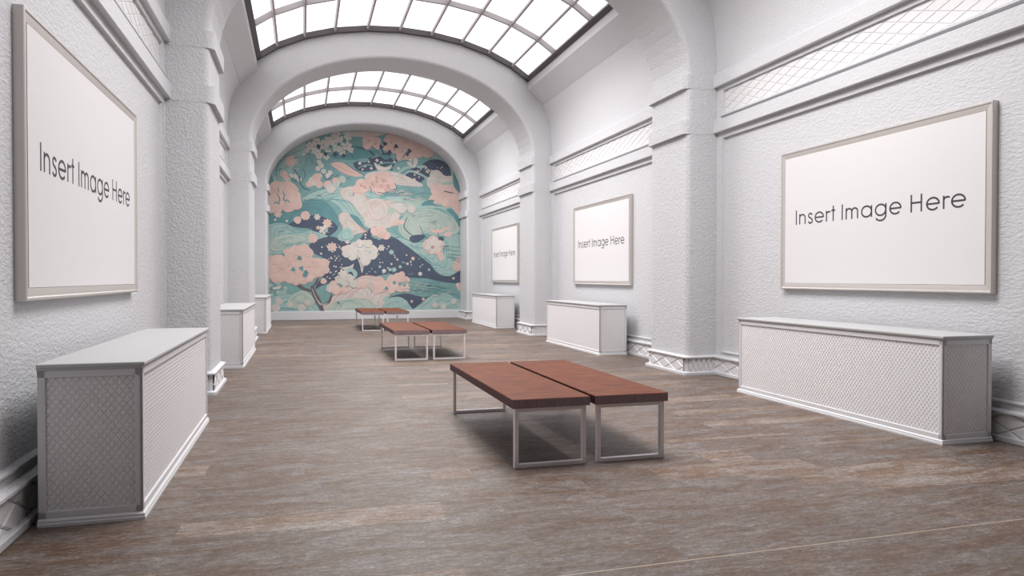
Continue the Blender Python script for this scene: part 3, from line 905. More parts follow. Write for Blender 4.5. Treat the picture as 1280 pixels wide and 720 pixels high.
def floor_mat():
    m, nt, bs = newmat('weathered_oak_planks')
    geo = N(nt, 'ShaderNodeNewGeometry')
    def rows(scale, rot, width, height, seed):
        mp = N(nt, 'ShaderNodeMapping'); mp.inputs['Rotation'].default_value = (0,0,rot); mp.inputs['Location'].default_value = (seed, seed*.37, 0)
        L(nt, geo.outputs['Position'], mp.inputs['Vector'])
        br = N(nt, 'ShaderNodeTexBrick'); br.offset = .37; br.offset_frequency = 2; br.squash = 1
        br.inputs['Scale'].default_value = 1.0; br.inputs['Brick Width'].default_value = width; br.inputs['Row Height'].default_value = height
        br.inputs['Mortar Size'].default_value = .0025; br.inputs['Mortar Smooth'].default_value = .3; br.inputs['Bias'].default_value = 0
        br.inputs['Color1'].default_value = (0,0,0,1); br.inputs['Color2'].default_value = (1,1,1,1); br.inputs['Mortar'].default_value = (.5,.5,.5,1)
        L(nt, mp.outputs[0], br.inputs['Vector']); return br, mp
    b1, mp1 = rows(1, 0, 1.9, .36, .3)
    b2, _ = rows(1, .075, 2.6, .43, 1.7)
    # grain
    def mapped(sc, shift):
        mg = N(nt, 'ShaderNodeMapping'); mg.inputs['Scale'].default_value = sc; L(nt, geo.outputs['Position'], mg.inputs['Vector'])
        sh = N(nt, 'ShaderNodeVectorMath', operation='MULTIPLY_ADD'); L(nt, b1.outputs['Color'], sh.inputs[0]); sh.inputs[1].default_value = shift; L(nt, mg.outputs[0], sh.inputs[2])
        return sh.outputs[0]
    v1, v2, v3 = mapped((1, 3.0, 1), (5,3,0)), mapped((1, 4.5, 1), (9,4,0)), mapped((1, 2.2, 1), (3,2,0))
    g1 = N(nt, 'ShaderNodeTexNoise', Scale=1.9, Detail=6.0, Roughness=.62, Distortion=.8); L(nt, v1, g1.inputs['Vector'])
    g2 = N(nt, 'ShaderNodeTexNoise', Scale=6.0, Detail=9.0, Roughness=.8, Distortion=1.6); L(nt, v2, g2.inputs['Vector'])
    g3 = N(nt, 'ShaderNodeTexNoise', Scale=.55, Detail=3.0); L(nt, geo.outputs['Position'], g3.inputs['Vector'])
    g4 = N(nt, 'ShaderNodeTexNoise', Scale=55.0, Detail=4.0, Roughness=.7); L(nt, geo.outputs['Position'], g4.inputs['Vector'])
    g5 = N(nt, 'ShaderNodeTexNoise', Scale=17.0, Detail=5.0, Roughness=.75, Distortion=1.0); L(nt, mapped((1, 1.8, 1), (2,2,0)), g5.inputs['Vector'])
    wv = N(nt, 'ShaderNodeTexWave', Scale=3.2, Distortion=14.0, Detail=4.0); wv.bands_direction = 'Y'; wv.inputs['Detail Scale'].default_value = .9; L(nt, v3, wv.inputs['Vector'])
    def mix(fac, a, b, mode='MIX'):
        mx = N(nt, 'ShaderNodeMix'); mx.data_type = 'RGBA'; mx.blend_type = mode
        if isinstance(fac, float): mx.inputs[0].default_value = fac
        else: L(nt, fac, mx.inputs[0])
        for k, q in ((6, a), (7, b)):
            if isinstance(q, tuple): mx.inputs[k].default_value = q
            else: L(nt, q, mx.inputs[k])
        return mx.outputs[2]
    def ramp(src, p0, p1, v0, v1):
        r = N(nt, 'ShaderNodeMapRange'); L(nt, src, r.inputs[0])
        for k, v in zip((1,2,3,4), (p0,p1,v0,v1)): r.inputs[k].default_value = v
        return r.outputs[0]
    def times(a, b):
        mm = N(nt, 'ShaderNodeMath', operation='MULTIPLY'); L(nt, a, mm.inputs[0]); L(nt, b, mm.inputs[1]); return mm.outputs[0]
    mul = lambda fac, c, col: mix(fac, c, mix(1.0, c, col, 'MULTIPLY'))
    c = mix(g1.outputs[0], FLOOR[1], FLOOR[1])
    c = mix(ramp(g1.outputs[0], .40, .64, 0, 1), FLOOR[1], FLOOR[3])          # brown boards weathered to grey in patches
    c = mul(ramp(g3.outputs[0], .38, .66, .8, 0), c, (.80,.76,.75,1))
    c = mul(ramp(wv.outputs[0], .25, .85, .7, 0), c, (.80,.77,.76,1))          # growth rings
    c = mul(ramp(g2.outputs[0], .36, .56, 1, 0), c, (.62,.58,.57,1))           # dark pores
    c = mul(ramp(g2.outputs[0], .54, .74, 0, 1), c, (1.36,1.35,1.36,1))        # limed streaks
    c = mul(ramp(g5.outputs[0], .40, .56, 1, 0), c, (.66,.63,.62,1))
    c = mul(ramp(g5.outputs[0], .55, .68, 0, 1), c, (1.30,1.30,1.31,1))
    c = mul(ramp(g4.outputs[0], .38, .62, 1, 0), c, (.68,.67,.67,1))
    c = mul(ramp(b1.outputs['Color'], 0, 1, 0, .6), c, (.84,.82,.82,1))
    lt = times(ramp(b2.outputs['Color'], .58, .60, 0, 1), ramp(b1.outputs['Color'], .5, .52, 0, 1))
    c = mul(lt, c, (1.40,1.37,1.30,1))                                         # slivers of paler board
    c = mul(ramp(b1.outputs['Fac'], 0, 1, 0, .4), c, (.7,.68,.68,1))
    sep = N(nt, 'ShaderNodeSeparateXYZ'); L(nt, geo.outputs['Position'], sep.inputs[0])
    cmpn = N(nt, 'ShaderNodeMath', operation='COMPARE'); L(nt, sep.outputs['Y'], cmpn.inputs[0]); cmpn.inputs[1].default_value = 3.258; cmpn.inputs[2].default_value = .0045
    c = mix(cmpn.outputs[0], c, FLOOR[4])                                       # pale filler strip between two runs of boards
    L(nt, c, bs.inputs['Base Color'])
    bs.inputs['Roughness'].default_value = .48; bs.inputs['Specular IOR Level'].default_value = .38
    bp = N(nt, 'ShaderNodeBump'); bp.inputs['Strength'].default_value = .25; bp.inputs['Distance'].default_value = .004
    L(nt, g2.outputs[0], bp.inputs['Height']); L(nt, bp.outputs[0], bs.inputs['Normal'])
    return m
def wood_mat(name, c0, c1, c2, scale, rough, spec):
    m, nt, bs = newmat(name)
    tc = N(nt, 'ShaderNodeTexCoord'); mp = N(nt, 'ShaderNodeMapping'); mp.inputs['Scale'].default_value = scale; L(nt, tc.outputs['Object'], mp.inputs['Vector'])
    n1 = N(nt, 'ShaderNodeTexNoise', Scale=3.0, Detail=7.0, Roughness=.65, Distortion=.6); L(nt, mp.outputs[0], n1.inputs['Vector'])
    r = N(nt, 'ShaderNodeValToRGB'); e = r.color_ramp.elements
    e[0].position = .3; e[0].color = c0; e[1].position = .72; e[1].color = c2; x = e.new(.5); x.color = c1
    L(nt, n1.outputs[0], r.inputs[0]); L(nt, r.outputs[0], bs.inputs['Base Color'])
    bs.inputs['Roughness'].default_value = rough; bs.inputs['Specular IOR Level'].default_value = spec
    bp = N(nt, 'ShaderNodeBump'); bp.inputs['Strength'].default_value = .15; bp.inputs['Distance'].default_value = .002
    L(nt, n1.outputs[0], bp.inputs['Height']); L(nt, bp.outputs[0], bs.inputs['Normal'])
    return m
M_floor = floor_mat()
M_wood = wood_mat('walnut_top', srgb(66,34,22), srgb(104,56,36), srgb(136,78,50), (1.3, 10, 9), .5, .12)
M_wood_edge = wood_mat('walnut_side', srgb(60,24,32), srgb(74,32,40), srgb(88,44,48), (1, 1, 12), .5, .35)
M_wood_end = wood_mat('walnut_end_grain_lit', srgb(128,108,113), srgb(146,124,129), srgb(162,140,143), (16, 16, 1.5), .5, .4)  # end grain, colour raised to stand in for light on the bench ends

# ------------------------------------------------------------------ dimensions (metres)
PITCH = 7.478
PIERS = [2.51] + [10.14 + k*PITCH for k in range(3)]      # 2.51, 10.14, 17.62, 25.10
PH = .59                                                # half depth of a pier
Y_FRONT, Y_BACK = -1.0, 25.70
XS, XP, XR = 3.81, 3.85, 3.745                          # wall stile, recessed panel, rail face
XA, ZA, AA, AB = 3.31, 4.5, 3.31, 2.12                   # pier face, springing, arch half axes
BAYS = [(Y_FRONT, PIERS[0]-PH)] + [(PIERS[k]+PH, PIERS[k+1]-PH) for k in range(3)]

# ------------------------------------------------------------------ floor
mb = MB(); mb.box(-4.1, 4.1, Y_FRONT-.2, Y_BACK+.3, -.12, 0)
structure(mb.build('floor', M_floor))

# ------------------------------------------------------------------ side walls with recessed panels
def wall(side):
    s = side; mb = MB(); rails = MB(); base = MB(); bq = MB(); fq = MB()
    def rect(x, y0, y1, z0, z1, mi=0): mb.quad((s*x,y0,z0),(s*x,y1,z0),(s*x,y1,z1),(s*x,y0,z1), mi)
    mb.box(s*3.96, s*4.12, Y_FRONT-.2, Y_BACK+.2, 0, 7.4)
    for bi, (ya, yb) in enumerate(BAYS):
        p0, p1 = ya+.165, yb-.165
        ZL = [(0, .355), (3.545, 3.885), (4.25, 4.7)]
        for z0, z1 in ZL: rect(XS, ya-.1, yb+.1, z0, z1)
        for z0, z1 in ((.355, 3.545), (3.885, 4.25)):
            rect(XS, ya-.1, p0, z0, z1); rect(XS, p1, yb+.1, z0, z1)
            rect(XP if z0 < 1 else XP-.004, p0, p1, z0, z1)
            xb = XP
            mb.quad((s*XS,p0,z0),(s*xb,p0+.01,z0),(s*xb,p0+.01,z1),(s*XS,p0,z1)); mb.quad((s*XS,p1,z0),(s*xb,p1-.01,z0),(s*xb,p1-.01,z1),(s*XS,p1,z1))
            mb.quad((s*XS,p0,z0),(s*XS,p1,z0),(s*xb,p1,z0+.006),(s*xb,p0,z0+.006)); mb.quad((s*XS,p0,z1),(s*XS,p1,z1),(s*xb,p1,z1-.004),(s*xb,p0,z1-.004))
        # bead round the big panel
        b = .014
        for (a0,a1,c0,c1) in ((p0-b,p1+b,.355-b,.355),(p0-b,p0,.355,3.545),(p1,p1+b,.355,3.545)):
            mb.box(s*XS, s*(XS-.016), a0, a1, c0, c1)
        # rails
        for z0, z1 in ((3.63, 3.815), (4.315, 4.505)):
            rails.box(s*(XS+.02), s*XR, ya-.05, yb+.05, z0, z1, 0, .006)
        # canted lip below the frieze
        pr = [(XS+.01, 3.842), (XS-.047, 3.858), (XS-.047, 3.880), (XS+.01, 3.887)]
        rails.loft([[(s*x, yy, z) for x, z in pr] for yy in (p0-.02, p1+.02)], caps=True, flip=(s < 0))
        quilt(fq, (s*(XP-.004), p0+.01, 3.89), (0,1,0), (0,0,1), (-s,0,0), p1-p0-.02, .355,   .335, .12, .007, .84, u0=.05, v0=.03)
        # skirting
        base.box(s*(XS+.02), s*3.735, ya-.05, yb+.05, 0, .05, 0, .006)
        pr = [(XS+.02, .245), (3.745, .25), (3.745, .268), (XS-.005, .285), (XS+.02, .285)]
        base.loft([[(s*x, yy, z) for x, z in pr] for yy in (ya-.05, yb+.05)], caps=True, flip=(s > 0))
        quilt(bq, (s*3.785, ya, .05), (0,1,0), (0,0,1), (-s,0,0), yb-ya, .20, .36, .166, .014, .82, u0=.1, v0=.05)
    nm = 'right' if s > 0 else 'left'
    w = structure(mb.build('wall_' + nm, M_wall))
    rails.build('cornice_rail', M_trim, w); fq.build('quilted_frieze', M_quilt, w)
    b = structure(base.build('baseboard_' + nm, M_trim)); bq.build('quilted_band', M_quilt, b)
wall(1); wall(-1)

# ------------------------------------------------------------------ vault
VP = [(3.81, 4.45), (3.805, 4.75), (3.785, 5.08), (3.742, 5.36), (3.665, 5.58), (3.545, 5.775)]
VT = [(3.545, 5.775), (3.18, 6.13)]
SKY = [(3.17,6.31),(2.72,6.615),(2.13,6.88),(1.47,7.07),(.74,7.185),(0,7.225)]
SKY = SKY + [(-x, z) for x, z in SKY[-2::-1]]
mb = MB()
for bi, (ya, yb) in enumerate(BAYS):
    y0, y1 = ya-.05, yb+.05
    for s in (1, -1):
        mb.loft([[(s*x, yy, z) for x, z in VP] for yy in (y0, y1)], closed_ring=False, smooth=True, flip=(s > 0))
        # the upper facet sits a hair proud so the seam reads as a fine line
        vt = [(3.545,5.782),(3.538,5.779),(3.18,6.13),(3.18,6.34)]
        mb.loft([[(s*x, yy, z) for x, z in vt] for yy in (y0, y1)], closed_ring=False, flip=(s > 0))
    if bi == 0:      # no skylight in the first bay: closed vault
        mb.loft([[(x, yy, z+.02) for x, z in SKY] for yy in (y0, y1)], closed_ring=False)
structure(mb.build('ceiling', M_vault))

# ------------------------------------------------------------------ skylights
def skylight(n, y0, y1):
    fr = MB(); mu = MB(); gl = MB()
    nx = len(SKY)
    def norm(i):
        a = Vector(SKY[max(i-1,0)]); b = Vector(SKY[min(i+1,nx-1)]); d = (b-a).normalized(); return Vector((d.y, -d.x)) * (1 if d.x < 0 else -1)
    def off(i, d):       # outward (up) offset
        nn = norm(i); nn = -nn if nn.y < 0 else nn
        return (SKY[i][0] + nn.x*d, SKY[i][1] + nn.y*d)
    # end arcs of the frame
    for ye, w in ((y0, .10), (y1-.10, .10)):
        rings = []
        for i in range(nx):
            a, b = off(i, 0), off(i, .14)
            rings.append([(a[0], ye, a[1]), (a[0], ye+w, a[1]), (b[0], ye+w, b[1]), (b[0], ye, b[1])])
        fr.loft(rings, caps=True)
    for s in (0, -1):
        i0, i1 = (0, 1) if s == 0 else (nx-1, nx-2)
        a = Vector(SKY[i0]); d = (Vector(SKY[i1]) - a).normalized(); nn = Vector((-d.y, d.x)); nn = -nn if nn.y < 0 else nn
        q = [a, a + d*.11, a + d*.11 + nn*.14, a + nn*.14]
        fr.loft([[(p.x, yy, p.y) for p in q] for yy in (y0, y1)], caps=True, flip=(s == -1))
    # bars along the vault
    for i in range(1, nx-1):
        x, z = off(i, .02); x2, z2 = off(i, .14); t = Vector((x2-x, z2-z)).normalized(); t = Vector((t.y, -t.x)) * .022
        q = [(x-t.x, z-t.y), (x+t.x, z+t.y), (x2+t.x, z2+t.y), (x2-t.x, z2-t.y)]
        mu.loft([[(a, yy, b) for a, b in q] for yy in (y0, y1)], caps=True)
    for k in (1, 2):
        yc = y0 + (y1-y0)*k/3; rings = []
        for i in range(nx):
            a, b = off(i, .012), off(i, .14)
            rings.append([(a[0], yc-.03, a[1]), (a[0], yc+.03, a[1]), (b[0], yc+.03, b[1]), (b[0], yc-.03, b[1])])
        mu.loft(rings, caps=True)
    for i in range(nx-1):
        a, b = off(i, .12), off(i+1, .12); a2, b2 = off(i, .135), off(i+1, .135)
        for k in range(3):
            ya, yb = y0 + (y1-y0)*k/3, y0 + (y1-y0)*(k+1)/3
            gl.loft([[(a[0],yy,a[1]),(b[0],yy,b[1]),(b2[0],yy,b2[1]),(a2[0],yy,a2[1])] for yy in (ya, yb)], caps=True)
    w = structure(fr.build('window_%d' % n, M_steel))
    mu.build('glazing_bars', M_muntin, w); gl.build('glazing', M_glass, w)
for k in range(3): skylight(k+1, PIERS[k]+PH, PIERS[k+1]-PH)

# ------------------------------------------------------------------ arches with their piers
def arch_path(a, b, x, n=40):
    """(point, outward point) from the floor up one side, over and down the other"""
    pts = [((x, 0), (3.97, 0)), ((x, 2.2), (3.97, 2.2)), ((x, ZA), (3.97, ZA))]
    for i in range(1, n):
        t = PI*i/n; c, s = math.cos(t), math.sin(t)
        pts.append(((a*c, ZA + b*s), (4.6*c, ZA + 2.98*s)))
    pts += [((-x, ZA), (-3.97, ZA)), ((-x, 2.2), (-3.97, 2.2)), ((-x, 0), (-3.97, 0))]
    return pts
def round_prof(y0, y1, r, n=4):
    """(inset from the face, y) of the rounded nose of a pier or arch"""
    pr = []
    for i in range(n+1):
        t = PI/2*i/n; pr.append((r - r*math.sin(t), y0 + r - r*math.cos(t)))
    for i in range(n+1):
        t = PI/2*i/n; pr.append((r - r*math.cos(t), y1 - r + r*math.sin(t)))
    return pr
def arch(n, yc, y1=None):
    y0 = yc - PH; y1 = y1 or yc + PH
    mb = MB(); r = .07; prof = round_prof(y0, y1, r)
    rings = []
    for p, q in arch_path(AA, AB, XA):
        p, q = Vector(p), Vector(q); d = (q-p).normalized()
        ring = [(q.x, y0, q.y)] + [((p + d*i).x, y, (p + d*i).y) for i, y in prof] + [(q.x, y1, q.y)]
        rings.append(ring)
    # straight faces stay flat, the nose is smooth
    m = len(rings[0])
    for j in range(m-1):
        mb.loft([[rg[j], rg[j+1]] for rg in rings], closed_ring=False, smooth=False, flip=True)
    me = mb.build('trim_%d' % n, M_pier)
    structure(me)
    for s in (1, -1):
        # two flat bands round the head of the pier
        for z0, z1 in ((3.61, 3.82), (4.285, 4.495)):
            b = MB(); pr = round_prof(y0-.003, y1+.03, .10, 6)
            lo = [(s*3.9, y0-.003)] + [(s*(XA-.06+i), y) for i, y in pr] + [(s*3.9, y1+.03)]
            b.loft([[(x, y, z) for x, y in lo] for z in (z0, z1)], caps=True, flip=(s > 0))
            b.build('capital_band', M_pier, me)
        # foot: plinth strip, quilted die, top moulding
        b = MB()
        def foot(zs):
            rings = []
            for e, z in zs:
                pr = round_prof(y0-e, y1+e, .05); rings.append([(s*3.9, y0-e, z)] + [(s*(XA-e+i), y, z) for i, y in pr] + [(s*3.9, y1+e, z)])
            b.loft(rings, caps=True, flip=(s > 0))
        foot([(.07, 0), (.07, .035), (.06, .045), (.025, .05)])
        foot([(.02, .05), (.02, .25)])
        foot([(.025, .248), (.058, .255), (.058, .268), (.005, .288)])
        f = b.build('plinth', M_trim, me)
        q = MB(); e = .022
        quilt(q, (s*(XA-e), y0+.03, .05), (0,1,0), (0,0,1), (-s,0,0), y1-y0-.06, .20, .40, .166, .016, .82, u0=.2, v0=.07)
        quilt(q, (s*(XA+.03), y0-e, .05), (s,0,0), (0,0,1), (0,-1,0), .44, .20, .085, .166, .012, .8, u0=.03, v0=.07)
        quilt(q, (s*(XA+.03), y1+e, .05), (s,0,0), (0,0,1), (0,1,0), .44, .20, .085, .166, .012, .8, u0=.03, v0=.07)
        q.build('quilted_die', M_quilt, me)
for k, yc in enumerate(PIERS): arch(k+1, yc, None if k < 3 else 25.695)

# ------------------------------------------------------------------ end walls
mb = MB(); mb.box(-4.1, 4.1, Y_BACK+.02, Y_BACK+.3, 0, 7.4)
wb = structure(mb.build('wall_back', M_vault))
mb = MB(); mb.box(-4.1, 4.1, Y_FRONT-.3, Y_FRONT, 0, 7.4)
structure(mb.build('wall_front', plaster('dark_unseen_wall', (.05,.045,.045,1))))  # unseen wall behind the camera, made dark to cut bounce light
mb = MB(); mb.box(-XA, XA, Y_BACK-.055, Y_BACK+.02, 0, .285, 0, .008); mb.box(-XA, XA, Y_BACK-.045, Y_BACK+.02, .285, .30, 0, .005)
structure(mb.build('baseboard_back', M_trim))

# ------------------------------------------------------------------ mural
PALETTE = dict(T=(128,164,164), LT=(164,190,186), DT=(104,148,152), NV=(86,95,112), CR=(204,197,191), PK=(215,188,179), PD=(198,156,150), WH=(212,205,198), GR=(180,192,183), LN=(98,124,132), TR=(114,102,108))
MK = list(PALETTE)
def mural_mat(k, c):
    m, nt, bs = newmat('mural_' + k); bs.inputs['Roughness'].default_value = .7; bs.inputs['Specular IOR Level'].default_value = .2
    b = srgb(*c); b = tuple(min(1, x*MURAL_GAIN) for x in b[:3])
    geo = N(nt, 'ShaderNodeNewGeometry'); n = N(nt, 'ShaderNodeTexNoise', Scale=3.0, Detail=5.0, Roughness=.6); L(nt, geo.outputs['Position'], n.inputs['Vector'])
    r = N(nt, 'ShaderNodeValToRGB'); e = r.color_ramp.elements; e[0].position = .3; e[1].position = .7
    e[0].color = tuple(x*.9 for x in b) + (1,); e[1].color = tuple(min(1, x*1.08) for x in b) + (1,)
    L(nt, n.outputs[0], r.inputs[0]); L(nt, r.outputs[0], bs.inputs['Base Color']); return m
MM = [mural_mat(k, PALETTE[k]) for k in MK]
def spline(pts, closed=True, n=5):
    out = []; m = len(pts)
    rng = range(m) if closed else range(m-1)
    for i in rng:
        p = [pts[(i+k) % m] if closed else pts[min(max(i+k, 0), m-1)] for k in (-1,0,1,2)]
        for j in range(n):
            t = j/n
            out.append(tuple(.5*(2*p[1][a] + (p[2][a]-p[0][a])*t + (2*p[0][a]-5*p[1][a]+4*p[2][a]-p[3][a])*t*t + (3*p[1][a]-p[0][a]-3*p[2][a]+p[3][a])*t**3) for a in (0,1)))
    if not closed: out.append(pts[-1])
    return out
from mathutils.geometry import tessellate_polygon
def build_mural():
    mb = MB(); lay = [0]
    yb = Y_BACK - .003
    def zc(p): return (p[0], max(p[1], .27))
    def fill(col, pts):
        lay[0] += 1; y = yb - lay[0]*.000012
        pts = [zc(p) for p in pts]
        tri = tessellate_polygon([[Vector((p[0], p[1], 0)) for p in pts]])
        fs = []
        for t in tri:
            a, b, c = (pts[i] for i in t)
            cr = (b[0]-a[0])*(c[1]-a[1]) - (b[1]-a[1])*(c[0]-a[0])
            fs.append(t if cr > 0 else t[::-1])
        mb.add([(p[0], y, p[1]) for p in pts], fs, MK.index(col))
    def stroke(col, w, pts, taper=True):
        lay[0] += 1; y = yb - lay[0]*.000012
        P = spline(pts, False, 5); vs = []; n = len(P)
        for i, p in enumerate(P):
            a, b = P[max(i-1,0)], P[min(i+1,n-1)]; d = Vector((b[0]-a[0], b[1]-a[1])); d = d.normalized() if d.length else Vector((1,0))
            k = w/2*((.35 + .65*math.sin(PI*(.12+.76*i/(n-1)))) if taper else 1); vs += [(p[0]-d.y*k, y, max(p[1]+d.x*k,.27)), (p[0]+d.y*k, y, max(p[1]-d.x*k,.27))]
        mb.add(vs, [(2*i+1, 2*i+3, 2*i+2, 2*i) for i in range(n-1)], MK.index(col))
    # ground: arch-headed sheet of paper with real thickness
    ol = [(3.36, .27), (3.36, 4.5)] + [(3.36*math.cos(PI*i/40), 4.5 + 2.17*math.sin(PI*i/40)) for i in range(1, 40)] + [(-3.36, 4.5), (-3.36, .27)]
    n = len(ol)
    mb.add([(p[0], yb, p[1]) for p in ol] + [(p[0], Y_BACK+.014, p[1]) for p in ol], [tuple(range(n))] + [(i, i+n, (i+1) % n + n, (i+1) % n) for i in range(n)], 0)
    rnd = random.Random(3)
    dark = dict(T='DT', LT='DT', DT='LN', CR='PD', GR='T', NV='LN')
    for it in MURAL:
        k, c = it[0], it[1]
        if k == 'p':
            sp = spline(it[2]); fill(c, sp)
            cx = sum(p[0] for p in sp)/len(sp); cz = sum(p[1] for p in sp)/len(sp)
            if c != 'NV' or it[3]:
                if len(it[2]) > 7: stroke(dark.get(c, 'LN'), .014, it[2] + [it[2][0]], False)
            for w in range(it[3]*2):                       # flowing contour lines inside clouds and water
                s = 1 - (w+1)*.88/(it[3]*2+1.2); q = it[2]; m = len(q); st = rnd.randrange(m); ln = max(3, int(m*rnd.uniform(.55,.9)))
                seg = [q[(st+i) % m] for i in range(ln)]
                stroke(dark.get(c, 'LN'), .016, [(cx+(p[0]-cx)*s+rnd.uniform(-.04,.04), cz+(p[1]-cz)*s+rnd.uniform(-.04,.04)) for p in seg])
        elif k == 'c':
            _, _, x, z, r = it; n = 8 if r < .06 else 18
            j = rnd.uniform(0, 6.28)
            fill(c, [(x + r*(1+.06*math.sin(3*t+j))*math.cos(t), z + r*(1+.06*math.sin(3*t+j))*math.sin(t)) for t in [2*PI*i/n for i in range(n)]])
            if r > .14 and c in ('PK', 'CR', 'WH', 'GR', 'LT'):
                stroke('PD' if c == 'PK' else 'GR', .012, [(x + r*.55*math.cos(t+j), z + r*.5*math.sin(t+j)) for t in (0, .8, 1.6, 2.4)])
                stroke('PD' if c == 'PK' else 'LN', .014, [(x + r*.97*math.cos(t-2.7), z + r*.97*math.sin(t-2.7)) for t in (0, .5, 1, 1.5, 2, 2.5)])
        elif k == 'f':
            _, _, x, z, r, np_ = it; j = rnd.uniform(0, 6.28); pts = []
            for i in range(np_*6):
                t = 2*PI*i/(np_*6); rr = r*(.62 + .38*abs(math.cos(np_*t/2))); pts.append((x + rr*math.cos(t+j), z + rr*math.sin(t+j)))
            fill(c, pts)
        elif k == 's': stroke(c, it[2], it[3])
    o = mb.build('mural', MM)
    tag(o, 'arched mural of teal clouds, navy night and pink blossom trees filling the end wall', 'mural')
build_mural()

# ------------------------------------------------------------------ posters
def glyphs():
    """single-line lettering: char -> (strokes, advance); cap height 1, x-height .72"""
    def arc(cx, cy, r, a0, a1, n=18, ry=None): return [(cx + r*math.cos(math.radians(a0+(a1-a0)*i/n)), cy + (ry or r)*math.sin(math.radians(a0+(a1-a0)*i/n))) for i in range(n+1)]
    g = {}
    g['I'] = ([[(.05,0),(.05,1)]], .30)
    g['n'] = ([[(.04,0),(.04,.72)], arc(.27,.44,.23,180,0) + [(.5,0)]], .74)
    g['s'] = ([[(.36,.58)] + arc(.2,.535,.145,25,205,10)[1:] + [(.14,.40),(.26,.34)] + arc(.2,.185,.16,40,-165,12)], .55)
    g['e'] = ([[(.04,.36),(.70,.36)] + arc(.37,.36,.33,0,318,26)], .90)
    g['r'] = ([[(.04,0),(.04,.72)], arc(.22,.46,.18,180,62,10) + [(.34,.655)]], .42)
    g['t'] = ([[(.14,0),(.14,1.0)], [(0,.70),(.28,.70)]], .40)
    g['m'] = ([[(.04,0),(.04,.72)], arc(.24,.47,.20,180,0) + [(.44,0)], arc(.64,.47,.20,180,0) + [(.84,0)]], 1.08)
    g['a'] = ([arc(.37,.36,.33,0,360,30), [(.70,0),(.70,.72)]], .92)
    g['g'] = ([arc(.37,.36,.33,0,360,30), [(.70,.72),(.70,.0)] + arc(.37,.02,.33,0,-150,16,.30)[1:]], .92)
    g['H'] = ([[(.05,0),(.05,1)], [(.62,0),(.62,1)], [(.05,.53),(.62,.53)]], .88)
    g[' '] = ([], .36)
    return g
GL = glyphs()
def lettering(mb, text, width, cap, z, y0, th, stroke=.098, only=0):
    adv = sum(GL[c][1] for c in text) - .2; kx = width/adv; x = -width/2
    wd = 0
    for c in text:
        if c == ' ': wd += 1
        for st in (GL[c][0] if wd == only else []):
            P = [(x + a*kx, z + b*cap) for a, b in st]; n = len(P); w = stroke*cap/2*1.05; rings = []
            for i, p in enumerate(P):
                a, b = Vector(P[max(i-1,0)]), Vector(P[min(i+1,n-1)]); d = (b-a).normalized()
                e = Vector((-d.y, d.x))*w; q = Vector(p)
                if n == 2: q = q
                rings.append([(q.x+e.x, y0, q.y+e.y), (q.x-e.x, y0, q.y-e.y), (q.x-e.x, y0-th, q.y-e.y), (q.x+e.x, y0-th, q.y+e.y)])
            mb.loft(rings, caps=True)
        x += GL[c][1]*kx
PW, PZH = 2.996, 1.755
def make_poster():
    root = empty('poster_frame')
    W, H = PW/2, PZH/2
    # mitred moulding; local -y faces the room, y = 0 is the back of the frame
    pr = [(0,-.0105),(0,.047),(.006,.052),(.018,.052),(.026,.045),(.05,.042),(.074,.038),(.08,.034),(.084,.012),(.084,0)]
    f = MB(); rings = []
    for sx, sz in ((-1,-1),(1,-1),(1,1),(-1,1)):
        rings.append([(sx*(W-o), -d, sz*(H-o)) for o, d in pr])
    f.loft(rings, closed=True)
    f.build('frame', M_nickel, root)
    p = MB(); p.box(-W+.08, W-.08, -.040, -.002, -H+.08, H-.08); sheet = p.build('poster', M_poster, root)
    for wd in range(3):
        t = MB(); lettering(t, 'Insert Image Here', 2.42, .180, -.060, -.0398, .0018, only=wd)
        t.build('lettering', M_ink, sheet)
    return root
pf = make_poster()
ZP = 2.187
spots = [('R',0,'framed poster reading Insert Image Here on the right wall, nearest and largest of that wall'),
         ('R',1,'framed poster reading Insert Image Here on the right wall, middle one of three'),
         ('R',2,'framed poster reading Insert Image Here on the right wall, farthest one, next to the mural'),
         ('L',0,'framed poster reading Insert Image Here on the left wall, the large one in the foreground'),
         ('L',1,'framed poster on the left wall mostly hidden behind the near pier, only a sliver showing')]
for i, (sd, k, lab) in enumerate(spots):
    o = pf if i == 0 else copy_tree(pf)
    if sd == 'R': o.location = (3.839, 6.507 + k*PITCH, ZP); o.rotation_euler = (0,0,-PI/2)
    else: o.location = (-3.839, 6.39 + k*PITCH, ZP); o.rotation_euler = (0,0,PI/2)
    tag(o, lab, 'poster', 'framed posters on the side walls')

